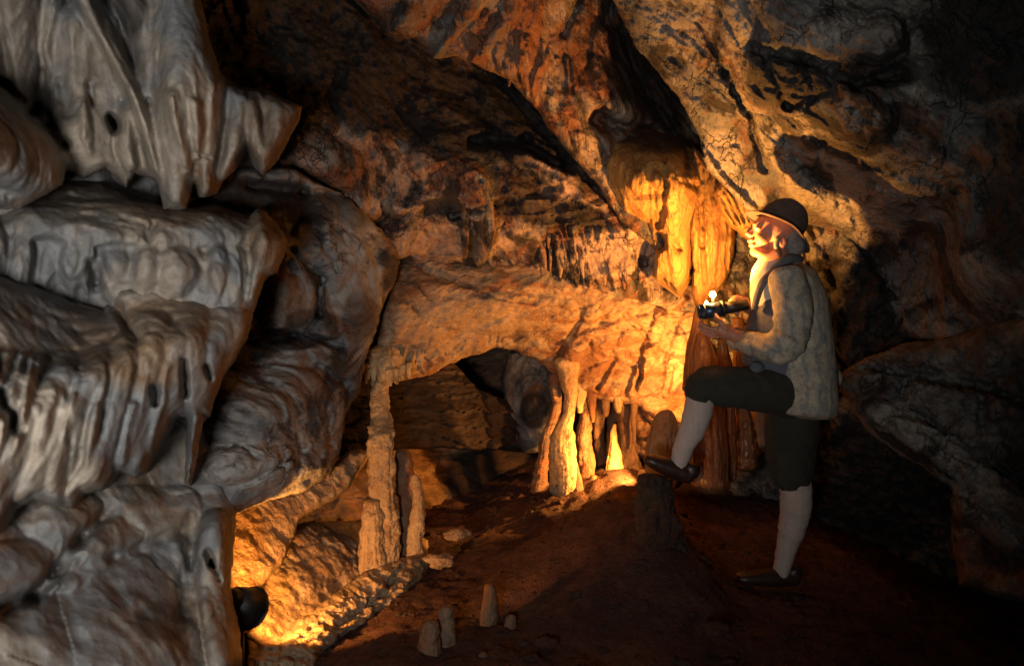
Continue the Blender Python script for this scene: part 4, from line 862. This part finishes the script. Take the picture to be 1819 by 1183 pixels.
# --- body (one continuous skin: head, neck, trunk core, arms with hands, legs)
bm = bmesh.new()
sph(bm, W(1383,410), R_(36), (1.05,0.80,1.0), 20)                       # cranium
loft(bm, [(W(1368,402), R_(27), 0.84), (W(1357,420), R_(23), 0.84), (W(1352,438), R_(16), 0.85)])   # face
loft(bm, [(W(1349,398), R_(10), 1.6), (W(1340,402), R_(7), 1.6)])       # brow
loft(bm, [(W(1341,402), R_(4.5)), (W(1333,410), R_(5)), (W(1328,417), R_(5.2))])                # nose bridge to tip
sph(bm, W(1334,419), R_(5), (1,1.5,0.8))                                # nostrils
sph(bm, W(1334,428), R_(6), (1,1.8,0.62)); sph(bm, W(1336,436), R_(6), (1,1.7,0.62))         # lips
sph(bm, W(1343,447), R_(10.5), (1,1.15,0.9))                            # chin
for s in (-1, 1):
    loft(bm, [(W(1345,448,s*0.012), R_(9)), (W(1364,456,s*0.045), R_(9)), (W(1382,450,s*0.062), R_(10))])    # jaw line
    sph(bm, W(1356,423,s*0.040), R_(10), (1.2,0.7,1.1))                      # cheek
    sph(bm, W(1347,406,s*0.032), R_(4.6), (1,1.2,0.8))                  # eyelid
    loft(bm, [(W(1390,423,s*0.078), R_(3.6)), (W(1395,430,s*0.084), R_(4)), (W(1391,442,s*0.08), R_(4))], 0.8)  # ear rim
    sph(bm, W(1388,433,s*0.078), R_(6.5), (0.8,0.5,1.2), -15)           # ear
loft(bm, [(W(1372,440), R_(24), 0.9), (W(1378,462), R_(24), 0.95), (W(1386,490), R_(29), 1.1)])  # neck
loft(bm, [(W(1398,510), R_(34), 1.4), (W(1402,580), R_(40), 1.3), (W(1402,660), R_(38), 1.3), (W(1402,700), R_(40), 1.3)])
for s, kn, an in ((-1, (1246,684), (1207,815)), (1, (1406,862), (1393,992))):
    loft(bm, [(W(1400,700,s*0.09), R_(24)), (W(*kn, s*0.10), R_(18)), (W((kn[0]*0.7+an[0]*0.3), kn[1]*0.7+an[1]*0.3, s*0.1), R_(15)), (W(*an, s*0.1), R_(10))])
NH = bm  # near (left) hand
def finger(bm, pts_, r0, r1):
    n = len(pts_); loft(bm, [(p, r0+(r1-r0)*i/(n-1)) for i, p in enumerate(pts_)], seg=14)
# left arm and hand, palm up under the lamp
yl = -0.20
loft(bm, [(W(1410,500,-0.16), R_(22)), (W(1400,618,yl), R_(18)), (W(1318,600,yl+0.02+HY), R_(12)), (W(1300,594,yl+0.04+HY), R_(11))])
loft(bm, [(W(1304,594,-0.165+HY), R_(11), 1.1), (W(1290,590,-0.15+HY), R_(14), 1.3), (W(1278,586,-0.14+HY), R_(12.5), 1.5)])
finger(bm, [W(1290,584,-0.185+HY), W(1280,572,-0.185+HY), W(1272,562,-0.165+HY), W(1271,555,-0.145+HY)], R_(5.4), R_(3.8))   # thumb up the near side
for j, (dy, ex, ey, k) in enumerate([(-0.165,1244,578,0), (-0.140,1241,585,0), (-0.115,1245,592,0), (-0.092,1254,597,0)]):
    x0, y0 = 1276, 584+j*3.2
    finger(bm, [W(x0,y0,dy+HY), W((x0+ex)/2+2, (y0+ey)/2+3, dy+HY+0.004), W(ex+7,ey,dy+HY+0.008), W(ex,ey-6,dy+HY+0.02)], R_(4.6)-0.0004*j, R_(3.4))
# right arm and hand gripping the back of the lamp from above
loft(bm, [(W(1402,505,0.17), R_(21)), (W(1392,600,0.20), R_(17)), (W(1350,566,0.19), R_(12)), (W(1337,553,0.17), R_(10.5))])
loft(bm, [(W(1337,552,0.16), R_(10.5), 1.2), (W(1326,542,-0.03+HY), R_(13), 1.2), (W(1316,538,-0.05+HY), R_(11.5), 1.3)])
for j, (sx, sy, ex, ey) in enumerate([(1318,532,1297,536), (1317,536,1298,542), (1320,541,1302,549), (1323,546,1308,555)]):
    finger(bm, [W(sx,sy,-0.06-0.004*j+HY), W((sx+ex)/2,(sy+ey)/2-5,-0.085+HY), W(ex,ey,-0.088+HY), W(ex+3,ey+6,-0.08+HY)], R_(4.7), R_(3.5))
finger(bm, [W(1324,535,-0.03+HY), W(1312,528,-0.05+HY), W(1302,529,-0.06+HY)], R_(5), R_(3.8))
body = fuse('body', bm, M['skin'], person, 0.0036, 9)

# --- eyes
for s in (-1, 1):
    bm = bmesh.new(); sph(bm, W(1345.5,406,s*0.032), R_(4.4)); bm_obj('eye', bm, plain_mat('eye_white', (0.5,0.45,0.4), None, 10, 0.25, 0), person)
# --- hair
bm = bmesh.new()
loft(bm, [(W(1396,420), R_(30), 0.92), (W(1408,438), R_(22), 1.1), (W(1408,452), R_(14), 1.3)])
for s in (-1, 1): loft(bm, [(W(1382,424,s*0.066), R_(6)), (W(1379,436,s*0.07), R_(4.5)), (W(1380,444,s*0.07), R_(3))])
fuse('hair', bm, M['hair'], person, 0.005, 2, lambda V: 0.003*fbm(V[:,0]*60, V[:,1]*60, V[:,2]*30, 3))
# --- hat
hat = None
hc = W(1387, 402); ax = Vector((0.54, 0, 0.84)).normalized()            # hat axis tipped back
uh = Vector((ax.z, 0, -ax.x)); vh = Vector((0, 1, 0))
def hring(prof, seg=56, back=1.0, wob=0.0):
    bm = bmesh.new(); rings = []
    for (r, h) in prof:
        ring = []
        for k in range(seg):
            t = 2*math.pi*k/seg
            rr = r*(1.0+wob*math.sin(2*t+1)) ; hh = h+(0.012*math.cos(2*t)*(-1) if wob else 0)*min(1, r/0.12)
            ring.append(bm.verts.new(hc+uh*rr*1.0*math.cos(t)+vh*rr*0.86*math.sin(t)+ax*hh))
        rings.append(ring)
    for A, B in zip(rings[:-1], rings[1:]):
        for k in range(seg): bm.faces.new((A[k], A[(k+1) % seg], B[(k+1) % seg], B[k]))
    return bm, rings
prof = [(0.150,-0.026),(0.162,-0.024),(0.162,-0.018),(0.134,-0.010),(0.108,0.000),(0.104,0.012),(0.102,0.035),(0.097,0.065),(0.089,0.090),(0.080,0.101),(0.068,0.104),(0.05,0.098),(0.03,0.090),(0.012,0.086)]
bm, rg = hring(prof, wob=0.03); bm.faces.new(rg[-1])
for v in bm.verts:      # worn felt: dents and a pinched crown
    n_ = pnoise(np.array([v.co.x*14]), np.array([v.co.y*14]), np.array([v.co.z*14]))[0]
    q_ = v.co-hc; hh = q_.dot(ax); v.co += (ax*0.010+uh*0.006)*float(n_)*min(1, 0.4+max(0, hh)/0.08)
    if hh > 0.08: v.co -= ax*0.016*math.exp(-(q_.dot(vh)/0.028)**2)
hat = bm_obj('hat', bm, M['felt'], person)
sd = hat.modifiers.new('sub', 'SUBSURF'); sd.levels = 1; sd.render_levels = 2
so = hat.modifiers.new('sol', 'SOLIDIFY'); so.thickness = 0.004
bm, rg = hring([(0.1035,0.006),(0.1045,0.010),(0.1035,0.034),(0.1015,0.038)]); b = bm_obj('hat_band', bm, M['band']); b.parent = hat; b.matrix_parent_inverse = Matrix.Translation(-person.location)
bm = bmesh.new(); n_ = W(1399, 405, -0.098); cone(bm, n_, n_+Vector((0,-0.012,0)), 0.017, 0.014, 24); sph(bm, n_+Vector((0,-0.012,0)), 0.007, seg=12)
b = bm_obj('badge', bm, plain_mat('badge_metal', (0.04,0.045,0.05), None, 20, 0.35, 0.1, metal=0.8)); b.parent = hat; b.matrix_parent_inverse = Matrix.Translation(-person.location)
# --- shirt collar and lit front of the pullover
bm = bmesh.new()
loft(bm, [(W(1374,470), R_(27), 1.0), (W(1366,492), R_(31), 1.2), (W(1367,526), R_(33), 1.4), (W(1370,545), R_(33), 1.4)])
fuse('shirt', bm, M['shirt'], person, 0.007, 4, lambda V: 0.004*fbm(V[:,0]*14, V[:,1]*14, V[:,2]*10, 3))
bm = bmesh.new()
loft(bm, [(W(1374,536), R_(36), 1.6), (W(1376,560), R_(42), 1.5), (W(1374,600), R_(49), 1.4), (W(1372,640), R_(50), 1.4), (W(1374,668), R_(48), 1.35)])
loft(bm, [(W(1372,655,-0.06), R_(26)), (W(1345,668,-0.13), R_(14)), (W(1344,650,-0.13), R_(13))])
fuse('pullover', bm, M['pull'], person, 0.007, 4, lambda V: 0.007*fbm(V[:,0]*10, V[:,1]*10, V[:,2]*26, 3))
# --- jacket with sleeves
bm = bmesh.new()
loft(bm, [(W(1398,478), R_(26), 1.5), (W(1404,500), R_(42), 1.75), (W(1408,540), R_(54), 1.5), (W(1410,600), R_(62), 1.35), (W(1414,660), R_(64), 1.35), (W(1420,705), R_(62), 1.35), (W(1418,728), R_(60), 1.3)])
loft(bm, [(W(1440,660,0.05), R_(40), 1.6), (W(1470,668,0.05), R_(20), 2.0), (W(1478,690,0.05), R_(8), 3.0)])
loft(bm, [(W(1396,492,-0.15), R_(30)), (W(1408,545,-0.205), R_(32)), (W(1402,600,-0.225), R_(30)), (W(1385,618,-0.23), R_(28)), (W(1345,612,-0.13), R_(23)), (W(1318,604,-0.04), R_(19)), (W(1306,600,-0.005), R_(17))], 0.95)
loft(bm, [(W(1396,492,0.15), R_(28)), (W(1400,550,0.21), R_(29)), (W(1385,590,0.22), R_(25)), (W(1362,575,0.20), R_(19)), (W(1348,560,0.17), R_(16))], 0.95)
def jf(V):
    f = 0.012*fbm(V[:,0]*5, V[:,1]*5, V[:,2]*3, 3)+0.003*fbm(V[:,0]*8+V[:,2]*5, V[:,1]*8, V[:,2]*4-V[:,0]*3, 2, 'ridge')
    # creases bunched at the elbow
    e_ = W(1380, 600, -0.2); d = np.sqrt((V[:,0]-e_.x)**2+(V[:,2]-e_.z)**2)
    return f+0.005*np.exp(-(d/0.12)**2)*np.sin((V[:,0]*0.8+V[:,2]*1.2)*90+4*fbm(V[:,0]*5, V[:,1]*5, V[:,2]*5, 2))
jk = fuse('jacket', bm, M['tweed'], person, 0.006, 5, jf)
bm = bmesh.new()
loft(bm, [(W(1372,482,-0.075), R_(5)), (W(1356,500,-0.10), R_(6.5)), (W(1346,524,-0.10), R_(6)), (W(1340,548,-0.10), R_(5))], 1.6)
loft(bm, [(W(1372,482,0.075), R_(5)), (W(1356,500,0.10), R_(6)), (W(1346,524,0.10), R_(6))], 1.6)
loft(bm, [(W(1372,482,-0.075), R_(8)), (W(1398,462,-0.075), R_(9)), (W(1415,462,-0.03), R_(10)), (W(1415,462,0.03), R_(10)), (W(1398,462,0.075), R_(9))], 1.0)
b = fuse('lapel', bm, M['pull'], None, 0.005, 3); b.name = 'collar'; adopt(b, person)
for k_ in range(4):
    bm = bmesh.new(); c_ = W(1352+k_*4.5, 640+k_*24, -0.20+0.004*k_); cone(bm, c_, c_+Vector((0,-0.006,0)), 0.009, 0.008, 16); b = bm_obj('button', bm, M['leather']); b.parent = jk; b.matrix_parent_inverse = Matrix.Translation(-person.location)
# --- breeches
bm = bmesh.new()
loft(bm, [(W(1405,690,-0.05), R_(52), 1.0), (W(1350,690,-0.10), R_(38), 1.0), (W(1290,687,-0.12), R_(33), 1.0), (W(1252,686,-0.12), R_(31), 1.0), (W(1240,706,-0.12), R_(25), 1.0)])
loft(bm, [(W(1412,690,0.05), R_(52), 1.0), (W(1408,750,0.09), R_(48), 1.0), (W(1406,810,0.10), R_(42), 1.0), (W(1408,845,0.10), R_(36), 1.0), (W(1409,860,0.10), R_(29), 1.0)])
loft(bm, [(W(1412,670), R_(50), 1.4), (W(1412,720), R_(52), 1.4)])
def bf(V):
    k = W(1310, 690, -0.1); d = np.sqrt((V[:,0]-k.x)**2+(V[:,2]-k.z)**2)
    return 0.010*fbm(V[:,0]*7, V[:,1]*7, V[:,2]*5, 3)+0.006*fbm(V[:,0]*14+V[:,2]*9, V[:,1]*8, V[:,2]*3, 2, 'ridge')
fuse('breeches', bm, M['breech'], person, 0.007, 5, bf)
# --- socks
def sf(V): return 0.0012*np.sin(np.arctan2(V[:,1]-PD, V[:,0])*60)+0.006*fbm(V[:,0]*10, V[:,1]*10, V[:,2]*34, 3)
bm = bmesh.new()
loft(bm, [(W(1243,700,-0.12), R_(24)), (W(1240,730,-0.12), R_(25)), (W(1228,765,-0.12), R_(22)), (W(1214,795,-0.12), R_(17)), (W(1207,818,-0.12), R_(15)), (W(1203,835,-0.12), R_(15))])
fuse('sock', bm, M['sock'], person, 0.006, 4, sf)
bm = bmesh.new()
loft(bm, [(W(1412,850,0.1), R_(29)), (W(1414,890,0.1), R_(29)), (W(1408,935,0.1), R_(25)), (W(1398,970,0.1), R_(19)), (W(1391,1000,0.1), R_(16)), (W(1388,1020,0.1), R_(16))])
fuse('sock', bm, M['sock'], person, 0.006, 4, sf)
# --- shoes
def shoe(hx, hy, tx, ty, dy):
    """heel and toe given at ground level"""
    h = W(hx, hy, dy); t = W(tx, ty, dy); d = (t-h); L = d.length; d.normalize(); up = Vector((-d.z, 0, d.x)); up = up if up.z > 0 else -up
    q = lambda s, z: h+d*(L*s)+up*z
    bm = bmesh.new()
    loft(bm, [(q(0.10,0.05), 0.036, 1.0), (q(0.3,0.045), 0.040, 1.0), (q(0.55,0.038), 0.038, 1.15), (q(0.8,0.03), 0.030, 1.5), (q(0.93,0.028), 0.022, 1.7)])
    loft(bm, [(q(0.10,0.06), 0.036), (q(0.14,0.085), 0.036)]); loft(bm, [(q(0.3,0.05), 0.038), (q(0.33,0.085), 0.030)])
    s = fuse('shoe', bm, M['leather'], person, 0.006, 3)
    bm = bmesh.new()
    loft(bm, [(q(0.04,0.012), 0.012, 2.8), (q(0.3,0.012), 0.012, 2.6), (q(0.6,0.010), 0.012, 3.6), (q(0.85,0.010), 0.012, 3.6), (q(0.98,0.014), 0.010, 2.2)])
    loft(bm, [(q(0.06,0.0), 0.014, 2.6), (q(0.24,0.0), 0.014, 2.6)])
    b = fuse('sole', bm, M['band'], None, 0.005, 2); b.parent = s; b.matrix_parent_inverse = Matrix.Translation(-person.location)
    bm = bmesh.new()
    for k in range(4):
        c = q(0.36+0.07*k, 0.088-0.008*k); loft(bm, [(c+Vector((0,-0.022,0)), 0.0028), (c+Vector((0,0,0))+up*0.004, 0.0028), (c+Vector((0,0.022,0)), 0.0028)], seg=8)
    b = bm_obj('lace', bm, M['band']); b.parent = s; b.matrix_parent_inverse = Matrix.Translation(-person.location)
shoe(1224, 868, 1138, 822, -0.12)
shoe(1424, 1046, 1303, 1036, 0.10)

# ================================================================ the hand lamp
ly = -0.125+HY
l0 = W(1243, 555, ly); l1 = W(1328, 541, ly); ld = (l1-l0).normalized()
lampo = empty('hand_lamp', (l0+l1)/2); tag(lampo, 'dark blue metal hand lamp with a small bright flame held in both hands', 'lamp')
bm = bmesh.new(); cone(bm, l0, l0+ld*0.10, 0.033, 0.033, 40); cone(bm, l0-ld*0.01, l0, 0.028, 0.033, 40)
bmesh.ops.bevel(bm, geom=[e_ for e_ in bm.edges if e_.calc_face_angle(0) > 0.7], offset=0.003, segments=2, affect='EDGES'); bm_obj('tank', bm, M['lampblue'], lampo)
bm = bmesh.new(); cone(bm, l0+ld*0.10, l0+ld*0.21, 0.027, 0.024, 32); bm_obj('grip', bm, M['blackmetal'], lampo)
for u_, v_, r_ in ((0.095,0.105,0.036),(0.015,0.02,0.0345)):
    bm = bmesh.new(); cone(bm, l0+ld*u_, l0+ld*v_, r_, r_, 40); bm_obj('clamp_ring', bm, M['blackmetal'], lampo)
fl = W(1266, 523, ly)
bm = bmesh.new(); cone(bm, W(1268,552,ly), W(1266,530,ly), 0.009, 0.006, 16); bm_obj('burner', bm, M['blackmetal'], lampo)
bm = bmesh.new(); cone(bm, W(1258,556,ly), W(1255.5,541,ly), 0.008, 0.006, 16); bm_obj('burner', bm, M['blackmetal'], lampo)
flame = plain_mat('flame', (1,0.6,0.2), None, 5, 0.9, 0, emit=AMBER, estr=LAMP*1.6)
bm = bmesh.new(); sph(bm, fl, 0.0125, (1,1,1.1), seg=16); bm_obj('flame', bm, flame, lampo)
bm = bmesh.new(); sph(bm, W(1255,538,ly), 0.006, (1,1,1.2), seg=12); bm_obj('flame', bm, flame, lampo)

lamp('hand_lamp_light', 'SPOT', fl+Vector((0,0,0.028)), 118, AMBER, 0.012, P(1245, 262, 3.95), 156, 0.6)
